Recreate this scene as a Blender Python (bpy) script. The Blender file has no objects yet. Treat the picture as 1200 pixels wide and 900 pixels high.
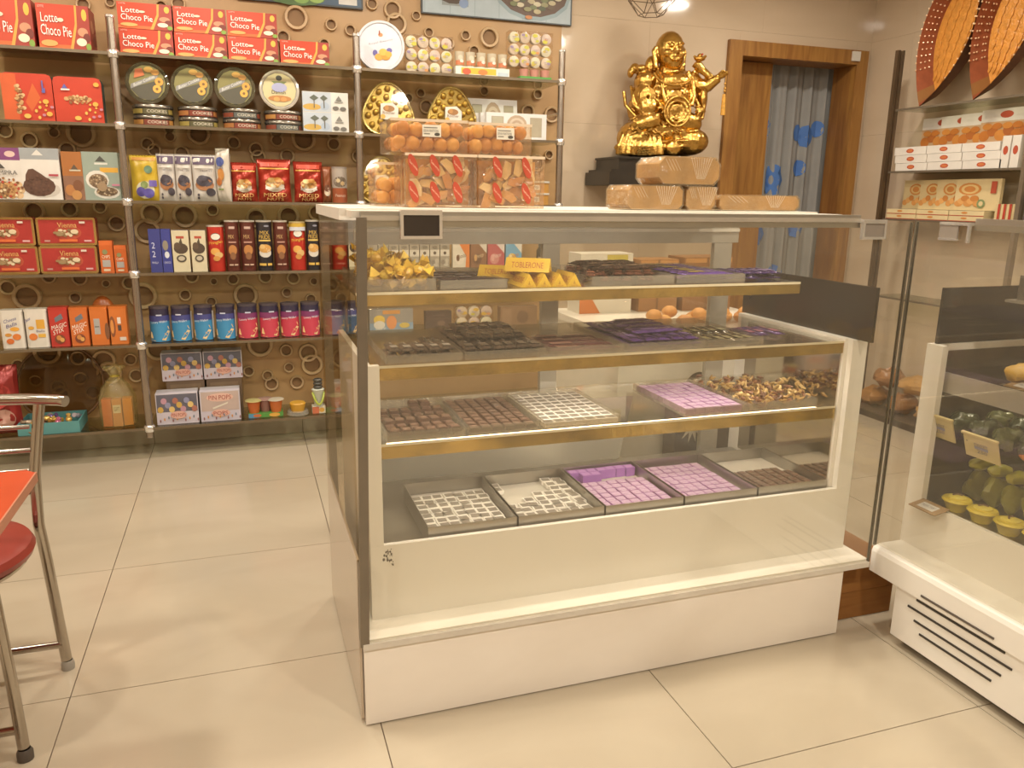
import bpy, math, random
from mathutils import Matrix, Vector, Euler
random.seed(11)
PI = math.pi
sc = bpy.context.scene
C = sc.collection

# ---------------------------------------------------------------- camera
cd = bpy.data.cameras.new('camera')
cd.sensor_fit = 'HORIZONTAL'; cd.sensor_width = 36.0
cd.lens = 920.75 / 1200 * 36
cd.clip_start = 0.02
cam = bpy.data.objects.new('camera', cd); C.objects.link(cam)
def cam_axes(yaw, pitch, roll):
    cy, sy, cp, sp = math.cos(yaw), math.sin(yaw), math.cos(pitch), math.sin(pitch)
    f = Vector((sy*cp, cy*cp, -sp)); r = Vector((cy, -sy, 0)); u = r.cross(f)
    r2 = r*math.cos(roll) + u*math.sin(roll); u2 = u*math.cos(roll) - r*math.sin(roll)
    return r2, u2, f
_r, _u, _f = cam_axes(0.32918, 0.23622, 0.01484)
cam.matrix_world = Matrix(((_r.x, _u.x, -_f.x, -0.2708), (_r.y, _u.y, -_f.y, -1.4003), (_r.z, _u.z, -_f.z, 1.3725), (0, 0, 0, 1)))
sc.camera = cam

# ---------------------------------------------------------------- colour management, world
sc.view_settings.view_transform = 'Standard'
sc.view_settings.look = 'None'
sc.view_settings.gamma = 1.0
sc.view_settings.use_curve_mapping = False
sc.view_settings.exposure = 0.28
sc.cycles.transparent_max_bounces = 40
sc.cycles.max_bounces = 10
sc.cycles.diffuse_bounces = 5
sc.cycles.glossy_bounces = 5
W = bpy.data.worlds.new('world'); sc.world = W; W.use_nodes = True
W.node_tree.nodes['Background'].inputs[0].default_value = (1.0, 0.84, 0.66, 1)
W.node_tree.nodes['Background'].inputs[1].default_value = 0.15

# ceiling lamps: (x, y, watts) each with its own area light
LAMPS = [(-1.7, 2.15, 12), (-0.55, 2.15, 13), (0.6, 2.15, 13), (1.75, 2.15, 13), (2.9, 2.15, 12), (-1.7, .6, 17), (-0.3, .6, 18), (1.1, .5, 16), (2.6, .5, 14), (-1.6, -1.3, 19), (-.2, -1.5, 22), (1.1, -1.5, 23), (2.5, -1.3, 19)]
LAMP_RGB = (1.0, 0.935, 0.81)
CEIL = 2.78

# ---------------------------------------------------------------- materials
def lin(h):
    h = h.lstrip('#'); o = []
    for i in (0, 2, 4):
        c = int(h[i:i+2], 16) / 255
        o.append(c/12.92 if c <= .04045 else ((c+.055)/1.055)**2.4)
    return (*o, 1)
def soft(c, k=.04, lift=.016):            # hazy lens veil put into the colour: slightly greyed, never fully black
    g = .3*c[0]+.59*c[1]+.11*c[2]
    return tuple((x*(1-k)+g*k)*.96+lift*w for x, w in zip(c[:3], (1.1, .95, .75))) + (1,)
_M = {}
def mat(h, rough=.5, metal=0.0, var=.06, scale=14.0, bump=0.0, bscale=60.0, coat=0.0):
    k = (h, rough, metal, var, scale, bump, bscale, coat)
    if k in _M: return _M[k]
    m = bpy.data.materials.new('paint_' + h); m.use_nodes = True
    nt = m.node_tree; b = nt.nodes['Principled BSDF']
    c = soft(lin(h))
    b.inputs['Roughness'].default_value = rough; b.inputs['Metallic'].default_value = metal
    if coat: b.inputs['Coat Weight'].default_value = coat; b.inputs['Coat Roughness'].default_value = .08
    tc = nt.nodes.new('ShaderNodeTexCoord'); nz = nt.nodes.new('ShaderNodeTexNoise')
    nz.inputs['Scale'].default_value = scale; nz.inputs['Detail'].default_value = 3
    nt.links.new(tc.outputs['Object'], nz.inputs['Vector'])
    rp = nt.nodes.new('ShaderNodeValToRGB')
    rp.color_ramp.elements[0].position = .3; rp.color_ramp.elements[1].position = .7
    rp.color_ramp.elements[0].color = (*[x*(1-var) for x in c[:3]], 1)
    rp.color_ramp.elements[1].color = (*[min(1, x*(1+var)) for x in c[:3]], 1)
    nt.links.new(nz.outputs['Fac'], rp.inputs['Fac']); nt.links.new(rp.outputs['Color'], b.inputs['Base Color'])
    if bump:
        n2 = nt.nodes.new('ShaderNodeTexNoise'); n2.inputs['Scale'].default_value = bscale
        nt.links.new(tc.outputs['Object'], n2.inputs['Vector'])
        bp = nt.nodes.new('ShaderNodeBump'); bp.inputs['Strength'].default_value = bump; bp.inputs['Distance'].default_value = .01
        nt.links.new(n2.outputs['Fac'], bp.inputs['Height']); nt.links.new(bp.outputs['Normal'], b.inputs['Normal'])
    _M[k] = m
    return m
def wood(h1, h2, rough=.45, scale=(12, 12, 1.2)):
    k = ('wood', h1, h2, rough, scale)
    if k in _M: return _M[k]
    m = bpy.data.materials.new('wood_' + h1); m.use_nodes = True
    nt = m.node_tree; b = nt.nodes['Principled BSDF']; b.inputs['Roughness'].default_value = rough
    tc = nt.nodes.new('ShaderNodeTexCoord'); mp = nt.nodes.new('ShaderNodeMapping'); mp.inputs['Scale'].default_value = scale
    nz = nt.nodes.new('ShaderNodeTexNoise'); nz.inputs['Scale'].default_value = 2.2; nz.inputs['Detail'].default_value = 5; nz.inputs['Distortion'].default_value = .8
    rp = nt.nodes.new('ShaderNodeValToRGB'); rp.color_ramp.elements[0].position = .32; rp.color_ramp.elements[1].position = .68
    rp.color_ramp.elements[0].color = lin(h1); rp.color_ramp.elements[1].color = lin(h2)
    nt.links.new(tc.outputs['Object'], mp.inputs['Vector']); nt.links.new(mp.outputs['Vector'], nz.inputs['Vector'])
    nt.links.new(nz.outputs['Fac'], rp.inputs['Fac']); nt.links.new(rp.outputs['Color'], b.inputs['Base Color'])
    _M[k] = m
    return m
def marble(h1, h2, rough=.12, scale=1.5, stretch=(1, 1, 1)):
    k = ('marble', h1, h2, rough, scale, stretch)
    if k in _M: return _M[k]
    m = bpy.data.materials.new('stone_' + h1); m.use_nodes = True
    nt = m.node_tree; b = nt.nodes['Principled BSDF']; b.inputs['Roughness'].default_value = rough
    ge = nt.nodes.new('ShaderNodeNewGeometry'); mp = nt.nodes.new('ShaderNodeMapping'); mp.inputs['Scale'].default_value = stretch
    nz = nt.nodes.new('ShaderNodeTexNoise'); nz.inputs['Scale'].default_value = scale; nz.inputs['Detail'].default_value = 6; nz.inputs['Distortion'].default_value = .6
    rp = nt.nodes.new('ShaderNodeValToRGB'); rp.color_ramp.elements[0].position = .3; rp.color_ramp.elements[1].position = .72
    rp.color_ramp.elements[0].color = lin(h1); rp.color_ramp.elements[1].color = lin(h2)
    nt.links.new(ge.outputs['Position'], mp.inputs['Vector']); nt.links.new(mp.outputs['Vector'], nz.inputs['Vector'])
    nt.links.new(nz.outputs['Fac'], rp.inputs['Fac']); nt.links.new(rp.outputs['Color'], b.inputs['Base Color'])
    _M[k] = m
    return m
def glass(tint='F2F5F0', refl=1.0, rough=.02, ior=1.45, bump=0.0, haze=0.0, hazec='FFFFFF'):
    k = ('glass', tint, refl, rough, ior, bump, haze, hazec)
    if k in _M: return _M[k]
    m = bpy.data.materials.new('clear_' + tint); m.use_nodes = True
    nt = m.node_tree; nt.nodes.remove(nt.nodes['Principled BSDF']); out = nt.nodes['Material Output']
    tr = nt.nodes.new('ShaderNodeBsdfTransparent'); tr.inputs[0].default_value = lin(tint)
    gl = nt.nodes.new('ShaderNodeBsdfGlossy'); gl.inputs['Roughness'].default_value = rough
    fr = nt.nodes.new('ShaderNodeFresnel')
    gm = nt.nodes.new('ShaderNodeNewGeometry'); mr = nt.nodes.new('ShaderNodeMapRange')      # thin pane: same reflectance from either side
    mr.inputs['To Min'].default_value = ior; mr.inputs['To Max'].default_value = 1/ior
    nt.links.new(gm.outputs['Backfacing'], mr.inputs['Value']); nt.links.new(mr.outputs['Result'], fr.inputs['IOR'])
    mu = nt.nodes.new('ShaderNodeMath'); mu.operation = 'MULTIPLY'; mu.inputs[1].default_value = refl
    mx = nt.nodes.new('ShaderNodeMixShader')
    nt.links.new(fr.outputs[0], mu.inputs[0]); nt.links.new(mu.outputs[0], mx.inputs[0])
    src = tr
    if haze:
        df = nt.nodes.new('ShaderNodeBsdfDiffuse'); df.inputs[0].default_value = lin(hazec)
        m2 = nt.nodes.new('ShaderNodeMixShader'); m2.inputs[0].default_value = haze
        nt.links.new(tr.outputs[0], m2.inputs[1]); nt.links.new(df.outputs[0], m2.inputs[2]); src = m2
    nt.links.new(src.outputs[0], mx.inputs[1]); nt.links.new(gl.outputs[0], mx.inputs[2])
    if bump:
        tc = nt.nodes.new('ShaderNodeTexCoord'); nz = nt.nodes.new('ShaderNodeTexNoise'); nz.inputs['Scale'].default_value = 45
        bp = nt.nodes.new('ShaderNodeBump'); bp.inputs['Strength'].default_value = bump; bp.inputs['Distance'].default_value = .01
        nt.links.new(tc.outputs['Object'], nz.inputs['Vector']); nt.links.new(nz.outputs['Fac'], bp.inputs['Height'])
        nt.links.new(bp.outputs['Normal'], gl.inputs['Normal']); nt.links.new(bp.outputs['Normal'], fr.inputs['Normal'])
    nt.links.new(mx.outputs[0], out.inputs[0])
    _M[k] = m
    return m
def emis(h, s):
    k = ('em', h, s)
    if k in _M: return _M[k]
    m = bpy.data.materials.new('lamp_' + h); m.use_nodes = True
    b = m.node_tree.nodes['Principled BSDF']
    b.inputs['Base Color'].default_value = lin(h); b.inputs['Emission Color'].default_value = lin(h); b.inputs['Emission Strength'].default_value = s
    _M[k] = m
    return m
CHROME = mat('EAE8E4', .16, .8, .03)
STEEL = mat('B3AFA8', .32, 1.0, .06, 8)
ALU = mat('B9B4AA', .34, .9, .04)
WHITE = mat('EFEAE2', .3, 0, .02, 5)
GLASS = glass('FBFAF6')
FRONTGLASS = glass('FBFAF6', 1.0, .02, 1.45, 0, .035, 'EFE6D6')  # diffuse share paints the hazy reflection lying over the glass
SHELFGLASS = glass('E2E6DC')
FILM = glass('FBF6EF', 1.0, .12, 1.5, .5)
ACRYLIC = glass('F6F6F4', 1.0, .05, 1.48)

# ---------------------------------------------------------------- mesh building
class MB:
    def __init__(s): s.v = []; s.f = []; s.fm = []; s.mats = []
    def mi(s, m):
        if isinstance(m, str): m = mat(m, .45)
        if m not in s.mats: s.mats.append(m)
        return s.mats.index(m)
    def add(s, vs, fs, m):
        i = s.mi(m); n = len(s.v)
        s.v += [tuple(v) for v in vs]; s.f += [tuple(n+a for a in f) for f in fs]; s.fm += [i]*len(fs)
        return s
    def xf(s, M, start=0):
        for i in range(start, len(s.v)): s.v[i] = tuple(M @ Vector(s.v[i]))
        return s
    def box(s, x0, x1, y0, y1, z0, z1, m):
        vs = [(x, y, z) for z in (z0, z1) for y in (y0, y1) for x in (x0, x1)]
        return s.add(vs, [(0, 2, 3, 1), (4, 5, 7, 6), (0, 1, 5, 4), (2, 6, 7, 3), (0, 4, 6, 2), (1, 3, 7, 5)], m)
    def prism(s, poly, a, b, m, ax='y'):          # polygon in the plane across ax, counter-clockwise, extruded a..b
        n = len(poly); P = {'y': lambda u, w, t: (u, t, w), 'z': lambda u, w, t: (u, w, t), 'x': lambda u, w, t: (t, u, w)}[ax]
        vs = [P(u, w, a) for u, w in poly] + [P(u, w, b) for u, w in poly]
        fs = [tuple(range(n)), tuple(range(2*n-1, n-1, -1))] + [(i, n+i, n+(i+1) % n, (i+1) % n) for i in range(n)]
        return s.add(vs, fs, m)
    def lathe(s, prof, m, seg=20, c=(0, 0, 0), ax='z'):
        vs = []; fs = []; n = len(prof)
        for k in range(seg):
            a = 2*PI*k/seg
            for r, h in prof:
                x, y = r*math.cos(a), r*math.sin(a)
                p = {'z': (x, y, h), 'y': (x, h, y), 'x': (h, x, y)}[ax]
                vs.append((p[0]+c[0], p[1]+c[1], p[2]+c[2]))
        for k in range(seg):
            k2 = (k+1) % seg
            for i in range(n-1): fs.append((k*n+i, k2*n+i, k2*n+i+1, k*n+i+1))
        if prof[0][0] < .003: fs.append(tuple(k*n for k in range(seg-1, -1, -1)))
        if prof[-1][0] < .003: fs.append(tuple(k*n+n-1 for k in range(seg)))
        return s.add(vs, fs, m)
    def tube(s, pts, r, m, seg=8, closed=False):
        P = [Vector(p) for p in pts]; n = len(P); vs = []; fs = []
        rr = r if isinstance(r, (list, tuple)) else [r]*n
        up = None
        for i in range(n):
            a = P[i-1] if (i or closed) else P[0]; b = P[(i+1) % n] if (i < n-1 or closed) else P[n-1]
            t = (b-a).normalized() if (b-a).length else Vector((0, 0, 1))
            if up is None: up = t.orthogonal().normalized()
            up = (up - t*up.dot(t)); up = up.normalized() if up.length > 1e-6 else t.orthogonal().normalized()
            w = t.cross(up)
            for k in range(seg):
                q = 2*PI*k/seg
                vs.append(P[i] + (up*math.cos(q) + w*math.sin(q))*rr[i])
        for i in range(n if closed else n-1):
            j = (i+1) % n
            for k in range(seg): fs.append((i*seg+k, i*seg+(k+1) % seg, j*seg+(k+1) % seg, j*seg+k))
        if not closed: fs.append(tuple(range(seg-1, -1, -1))); fs.append(tuple((n-1)*seg+k for k in range(seg)))
        return s.add(vs, fs, m)
    def ball(s, c, r, m, seg=12, rings=8, M=None):
        r = r if isinstance(r, (list, tuple)) else (r, r, r)
        vs = [(0, 0, -1)]; fs = []
        for i in range(1, rings):
            a = -PI/2 + PI*i/rings
            for k in range(seg): vs.append((math.cos(a)*math.cos(2*PI*k/seg), math.cos(a)*math.sin(2*PI*k/seg), math.sin(a)))
        vs.append((0, 0, 1)); top = len(vs)-1
        for k in range(seg):
            k2 = (k+1) % seg; fs.append((0, 1+k2, 1+k)); fs.append((top, top-seg+k, top-seg+k2))
            for i in range(rings-2): fs.append((1+i*seg+k, 1+i*seg+k2, 1+(i+1)*seg+k2, 1+(i+1)*seg+k))
        out = []
        for v in vs:
            p = Vector((v[0]*r[0], v[1]*r[1], v[2]*r[2]))
            if M is not None: p = M @ p
            out.append((p.x+c[0], p.y+c[1], p.z+c[2]))
        return s.add(out, fs, m)
    def grid(s, fn, nu, nv, m, flip=False):
        vs = [fn(i/nu, j/nv) for j in range(nv+1) for i in range(nu+1)]
        fs = []
        for j in range(nv):
            for i in range(nu):
                a = j*(nu+1)+i; q = (a, a+1, a+nu+2, a+nu+1)
                fs.append(q[::-1] if flip else q)
        return s.add(vs, fs, m)
    def mesh(s, name, smooth=True):
        me = bpy.data.meshes.new(name); me.from_pydata(s.v, [], s.f)
        for m in s.mats: me.materials.append(m)
        me.polygons.foreach_set('material_index', s.fm)
        if smooth:
            me.polygons.foreach_set('use_smooth', [True]*len(s.f)); me.set_sharp_from_angle(angle=math.radians(38))
        me.update()
        return me
def link(name, me, parent=None, loc=(0, 0, 0), rot=(0, 0, 0)):
    o = bpy.data.objects.new(name, me); C.objects.link(o); o.parent = parent; o.location = loc; o.rotation_euler = rot
    return o
def part(name, mb, parent, loc=(0, 0, 0), rot=(0, 0, 0), smooth=True, label=None):
    o = link(name, mb.mesh(name, smooth), parent, loc, rot)
    if label: o['label'] = label
    return o
def tag(o, label, cat, group=None, kind=None):
    if label: o['label'] = label
    if cat: o['category'] = cat
    if group: o['group'] = group
    if kind: o['kind'] = kind
    return o
def thing(name, label, cat, loc=(0, 0, 0), rotz=0.0, group=None, rot=None):
    o = bpy.data.objects.new(name, None); C.objects.link(o); o.empty_display_size = .05
    o.location = loc; o.rotation_euler = rot or (0, 0, rotz)
    return tag(o, label, cat, group)
def struct(name, mb, smooth=False):
    o = link(name, mb.mesh(name, smooth)); o['kind'] = 'structure'
    return o
ORD = ['first', 'second', 'third', 'fourth', 'fifth', 'sixth', 'seventh', 'eighth', 'ninth', 'tenth']
def nth(i, n, end='left'):
    if n > 1 and i == 0: return 'leftmost'
    if i == n-1: return 'rightmost'
    return ORD[i] + ' from ' + end

# ---------------------------------------------------------------- lettering and flat print
_T = {}
def text_geo(s):
    if s in _T: return _T[s]
    cu = bpy.data.curves.new('lettering', 'FONT'); cu.body = s; cu.resolution_u = 2; cu.align_x = 'CENTER'; cu.align_y = 'CENTER'
    o = bpy.data.objects.new('lettering', cu); C.objects.link(o)
    dg = bpy.context.evaluated_depsgraph_get(); me = o.evaluated_get(dg).to_mesh()
    vs = [tuple(v.co) for v in me.vertices]; fs = [tuple(p.vertices) for p in me.polygons]
    o.evaluated_get(dg).to_mesh_clear(); bpy.data.objects.remove(o); bpy.data.curves.remove(cu)
    xs = [v[0] for v in vs]; ys = [v[1] for v in vs]
    x0, x1, y0, y1 = min(xs), max(xs), min(ys), max(ys)
    g = ([((v[0]-x0)/(x1-x0), (v[1]-y0)/(y1-y0)) for v in vs], fs)
    _T[s] = g
    return g
def gfx(mb, shapes, mp, cols=1, step=.0004):
    step = min(step, .007/max(len(shapes), 1))
    for k, S in enumerate(shapes):
        off = step*(k+1)
        if S[0] == 'r':
            _, u0, v0, u1, v1, m = S; vs = []
            for i in range(cols+1):
                u = u0+(u1-u0)*i/cols; vs += [mp(u, v0, off), mp(u, v1, off)]
            mb.add(vs, [(2*i, 2*i+2, 2*i+3, 2*i+1) for i in range(cols)], m)
        elif S[0] == 'e':
            _, cu, cv, ru, rv, m = S; n = 14; vs = [mp(cu, cv, off)]; fs = []
            rings = (.5, 1.0) if cols > 1 else (1.0,)
            for q in rings:
                vs += [mp(cu+ru*q*math.cos(2*PI*i/n), cv+rv*q*math.sin(2*PI*i/n), off) for i in range(n)]
            fs = [(0, 1+i, 1+(i+1) % n) for i in range(n)]
            if len(rings) == 2: fs += [(1+i, 1+n+i, 1+n+(i+1) % n, 1+(i+1) % n) for i in range(n)]
            mb.add(vs, fs, m)
        elif S[0] == 'p':
            _, pts, m = S; mb.add([mp(u, v, off) for u, v in pts], [tuple(range(len(pts)))], m)
        elif S[0] == 't':
            s, cu, cv, wu, hv, m = S[1:7]; sk = S[7] if len(S) > 7 else 0.0
            uv, fs = text_geo(s)
            mb.add([mp(cu+(u-.5)*wu, cv+(v-.5)*hv+(u-.5)*sk, off) for u, v in uv], fs, m)
    return mb
def specks(cu, cv, ru, rv, n, cols, sr=.03, sv=.025):   # scattered seeds, nuts or crumbs inside an ellipse
    return [('e', cu+ru*math.cos(i*2.4)*math.sqrt((i+.5)/n), cv+rv*math.sin(i*2.4)*math.sqrt((i+.5)/n), sr*(.8+.4*((i*7) % 3)/2), sv*(.8+.4*((i*5) % 3)/2), cols[i % len(cols)]) for i in range(n)]
def flat(w, h, y=0.0, x0=None, z0=0.0):            # front face of a box w wide, at local y, facing -y
    xl = -w/2 if x0 is None else x0
    return lambda u, v, o: (xl+u*w, y-o, z0+v*h)
def sideR(d, h, x, y0=0.0, z0=0.0):                # right-hand face (+x), u runs front to back
    return lambda u, v, o: (x+o, y0+u*d, z0+v*h)
def round_(r, h, z0=0.0, span=PI*.9, a0=0.0):       # cylinder around z, centred on -y
    def f(u, v, o):
        a = a0+(u-.5)*span
        return ((r+o)*math.sin(a), -(r+o)*math.cos(a), z0+v*h)
    return f

# ring-relief positions on the wall panel: (x, z, outer radius)
RINGS = [(0.07, 2.26, 0.062), (0.25, 2.24, 0.032), (0.47, 2.36, 0.032), (0.58, 2.34, 0.049), (0.6, 2.27, 0.058), (0.35, 2.22, 0.03), (0.71, 2.32, 0.026), (0.78, 2.24, 0.028), (0.99, 2.24, 0.029), (1.13, 2.24, 0.056), (0.89, 2.19, 0.035), (1.04, 2.16, 0.034), (0.0, 2.16, 0.037), (0.21, 2.14, 0.03), (-0.81, 2.26, 0.023), (-0.93, 2.24, 0.034), (-0.58, 2.26, 0.031), (-0.5, 2.28, 0.036), (-1.0, 1.64, 0.069), (-1.12, 1.64, 0.028), (-1.23, 1.6, 0.04), (-1.07, 1.56, 0.041), (-0.59, 1.64, 0.029), (-0.7, 1.6, 0.034), (-0.67, 1.57, 0.034), (-0.45, 1.66, 0.059), (-0.54, 1.56, 0.038), (-0.28, 1.62, 0.035), (-0.06, 1.64, 0.035), (-0.17, 1.59, 0.039), (-0.16, 1.55, 0.04), (0.08, 1.65, 0.066), (0.24, 1.63, 0.038), (-0.01, 1.56, 0.04), (0.37, 1.57, 0.036), (-1.33, 1.64, 0.036), (-1.09, 1.27, 0.042), (-1.25, 1.26, 0.05), (-0.95, 1.28, 0.034), (-0.88, 1.2, 0.043), (-0.71, 1.25, 0.057), (-0.55, 1.24, 0.064), (-0.74, 1.16, 0.066), (-0.41, 1.27, 0.033), (-0.19, 1.23, 0.054), (-0.02, 1.24, 0.06), (-0.36, 1.19, 0.031), (0.13, 1.26, 0.046), (0.24, 1.25, 0.037), (-1.33, 0.83, 0.069), (-1.11, 0.82, 0.031), (-0.79, 0.82, 0.072), (-0.58, 0.82, 0.032), (-0.96, 0.89, 0.022), (-1.41, 0.88, 0.039), (-1.22, 0.93, 0.035), (-1.08, 0.92, 0.039), (-0.85, 0.89, 0.036), (-0.27, 0.81, 0.066), (-0.45, 0.78, 0.03), (-0.05, 0.82, 0.029), (0.08, 0.78, 0.032), (0.25, 0.78, 0.034), (-0.54, 0.92, 0.039), (-0.43, 0.89, 0.021), (-0.33, 0.9, 0.033), (-0.16, 0.91, 0.038), (-0.01, 0.9, 0.038), (0.1, 0.88, 0.024), (0.2, 0.86, 0.044), (-1.27, 0.54, 0.067), (-1.13, 0.5, 0.039), (-1.01, 0.48, 0.06), (-0.99, 0.41, 0.065), (-0.88, 0.48, 0.035), (-1.13, 0.39, 0.037), (-1.08, 0.31, 0.042), (-1.34, 0.39, 0.032), (-1.24, 0.35, 0.039), (-1.23, 0.31, 0.046), (-1.41, 0.48, 0.031), (-0.74, 0.53, 0.066), (-0.6, 0.51, 0.033), (-0.21, 0.53, 0.073), (-0.07, 0.49, 0.037), (0.05, 0.47, 0.055), (0.07, 0.4, 0.063), (-0.06, 0.39, 0.03), (-0.28, 0.38, 0.032), (-0.18, 0.35, 0.032), (-0.16, 0.3, 0.04), (-0.02, 0.3, 0.04), (-0.86, 0.39, 0.038), (0.24, 0.43, 0.061), (1.37, 1.85, 0.043), (1.52, 1.84, 0.048), (1.43, 1.95, 0.031), (0.73, 1.92, 0.027), (0.66, 1.89, 0.027), (1.1, 1.95, 0.028), (1.43, 1.56, 0.054), (1.51, 1.61, 0.029), (0.76, 1.85, 0.041), (1.11, 1.6, 0.043), (1.34, 0.56, 0.043), (0.52, 0.82, 0.045), (0.91, 0.79, 0.051), (1.29, 0.78, 0.042), (0.61, 1.45, 0.047), (1.27, 1.46, 0.059)]

# ================================================================ the room
WALLY, RX, PANX = 3.2, 3.82, 1.575
fl = struct('floor', MB().box(-3.2, 4.2, -4.0, 4.4, -.06, -.004, mat('6A5644', .8)))
TILE = marble('AEA18C', 'BBAE99', .16, 1.1, (1, 2.2, 1))
tme = MB().box(-.3985, .3985, -.3985, .3985, -.004, .0, TILE).mesh('floor_tile', False)
for i in range(-4, 5):
    for j in range(-5, 4):
        link('floor_tile', tme, fl, (i*.8+.4, j*.8+.4, 0))
struct('ceiling', MB().box(-3.2, 4.2, -4.0, 4.4, CEIL+.03, CEIL+.1, mat('E8E0D2', .8)))
wl = struct('wall_left', MB().box(-3.3, -3.2, -4.0, 4.4, 0, CEIL+.1, mat('CDBBA2', .6)))
wf = struct('wall_front', MB().box(-3.3, 4.3, -4.1, -4.0, 0, CEIL+.1, mat('C9B8A0', .6)))
# back wall: ring-relief panel on the left, stone tiles on the right with the doorway cut out
WT = marble('C2AE95', 'CFBCA4', .09, .9, (1, 1, 3.0))
PANEL = marble('AF8B5E', 'BC986B', .42, 3.0)
wp = struct('wall_shelves', MB().box(-3.2, PANX, WALLY, WALLY+.1, 0, CEIL+.1, PANEL))
RIM = mat('C6A67C', .45, 0, .06, 6); RECESS_SHADE = mat('8A673F', .6, 0, .08, 8)  # darker inner disc paints the shade inside each ring
_rm = {}
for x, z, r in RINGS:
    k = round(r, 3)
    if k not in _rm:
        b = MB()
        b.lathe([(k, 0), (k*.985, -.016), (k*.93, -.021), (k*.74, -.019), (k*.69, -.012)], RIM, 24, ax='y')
        b.lathe([(k*.69, -.012), (k*.66, -.002), (k*.3, -.0015), (.0005, -.0015)], RECESS_SHADE, 24, ax='y')
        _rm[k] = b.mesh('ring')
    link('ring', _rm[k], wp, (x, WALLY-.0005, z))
DX0, DX1, DZ = 2.79, 3.70, 2.26
wb = struct('wall_back', MB().box(PANX, DX0, WALLY+.012, WALLY+.12, 0, CEIL+.1, mat('B09A80', .7)).box(DX1, 4.2, WALLY+.012, WALLY+.12, 0, CEIL+.1, mat('B09A80', .7)).box(DX0, DX1, WALLY+.012, WALLY+.12, DZ, CEIL+.1, mat('B09A80', .7)))
def wtile(par, x0, x1, z0, z1, g=.0004):
    part('wall_tile', MB().box(x0+g, x1-g, WALLY-.002, WALLY+.012, z0+g, z1-g, WT), par, smooth=False)
for k in range(5):
    z0, z1 = k*.6, min((k+1)*.6, CEIL+.1)
    wtile(wb, PANX, 2.15, z0, z1)
    if z0 < DZ-.1: wtile(wb, 2.15, DX0, z0, z1)
    if z0 < DZ and z1 > DZ: wtile(wb, DX0, DX1, DZ, z1)
    if z0 > DZ: wtile(wb, 2.15, 2.95, z0, z1); wtile(wb, 2.95, 3.6, z0, z1)
    wtile(wb, DX1 if z0 < DZ else 3.6, RX, z0, z1)
wr = struct('wall_right', MB().box(RX+.012, RX+.12, -4.0, WALLY, 0, CEIL+.1, mat('B09A80', .7)))
for k in range(5):
    z0, z1 = k*.6, min((k+1)*.6, CEIL+.1); y = WALLY-.002
    for ln in (.36, 1.2, 1.2, 1.2):
        part('wall_tile', MB().box(RX-.002, RX+.012, y-ln+.0004, y-.0004, z0+.0004, z1-.0004, WT), wr, smooth=False); y -= ln
bb = struct('baseboard_back', MB().box(-3.2, PANX, WALLY-.006, WALLY-.001, 0, .092, mat('6A5644', .8)))
for i in range(-4, 2):
    x0, x1 = i*.8, min((i+1)*.8, PANX)
    part('baseboard_tile', MB().box(x0+.0015, x1-.0015, WALLY-.016, WALLY-.005, 0, .095, TILE), bb, smooth=False)

# doorway: wooden frame, half-open leaf, curtain
WD = wood('85592A', 'A17439'); WDD = wood('7A4F25', '946632')
fr = bpy.data.objects.new('door_1', None); C.objects.link(fr); fr['kind'] = 'structure'
part('door_frame', MB().box(2.70, 2.80, WALLY-.03, WALLY+.02, 0, 2.34, WD).box(3.69, 3.78, WALLY-.03, WALLY+.02, 0, 2.34, WD).box(2.80, 3.69, WALLY-.03, WALLY+.02, 2.25, 2.34, WD), fr, smooth=False)
part('door_jamb', MB().box(3.69, 3.72, WALLY+.02, WALLY+.19, 0, 2.26, WDD).box(2.77, 2.80, WALLY+.02, WALLY+.19, 0, 2.26, WDD).box(2.80, 3.69, WALLY+.02, WALLY+.19, 2.25, 2.28, WDD), fr, smooth=False)
part('door_leaf', MB().box(2.805, 3.145, WALLY+.13, WALLY+.165, .01, 2.245, WD), fr, smooth=False)
part('door_closer', MB().box(3.64, 3.70, WALLY-.045, WALLY-.03, 2.27, 2.33, 'D8D2C8'), fr, smooth=False)
struct('wall_passage', MB().box(2.6, 4.0, 4.3, 4.36, 0, CEIL, mat('8C8780', .8)))
CUR = mat('8B8A88', .75, 0, .08, 5)
t = thing('door_curtain', 'grey curtain with blue spots hanging in the doorway', 'curtain', (3.43, WALLY+.235, 0))
b = MB()
def cfold(u): return .022*math.sin(u*34)+.012*math.sin(u*61+1)
b.grid(lambda u, v: (-.31+.62*u, cfold(u)*(1.15-.5*v), .05+2.215*v), 70, 6, CUR, True)
b.grid(lambda u, v: (-.31+.62*u, cfold(u)*(1.15-.5*v)+.004, .05+2.215*v), 70, 6, CUR)
part('cloth', b, t)
SP = mat('3F6FB5', .75, 0, .08, 8)
for cu, cv, r in [(.10, .835, .05), (.56, .825, .045), (.68, .815, .06), (.82, .84, .045), (.30, .675, .085), (.62, .715, .045), (.15, .50, .06), (.66, .53, .07), (.4, .36, .07), (.8, .30, .05)]:
    n = 12; b = MB()
    vs = []
    for q in (0, .5, 1):
        for i in range(n):
            u = cu+r*q*math.cos(2*PI*i/n)/.62; v = cv+r*q*1.25*math.sin(2*PI*i/n)/2.15
            u = min(max(u, 0), 1)
            vs.append((-.31+.62*u, cfold(u)*(1.15-.5*v)-.004, .05+2.15*v))
    fs = [(q*n+i, (q+1)*n+i, (q+1)*n+(i+1) % n, q*n+(i+1) % n) for q in (0, 1) for i in range(n)]
    b.add(vs, fs, SP)
    part('blue_spot', b, t)

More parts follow.
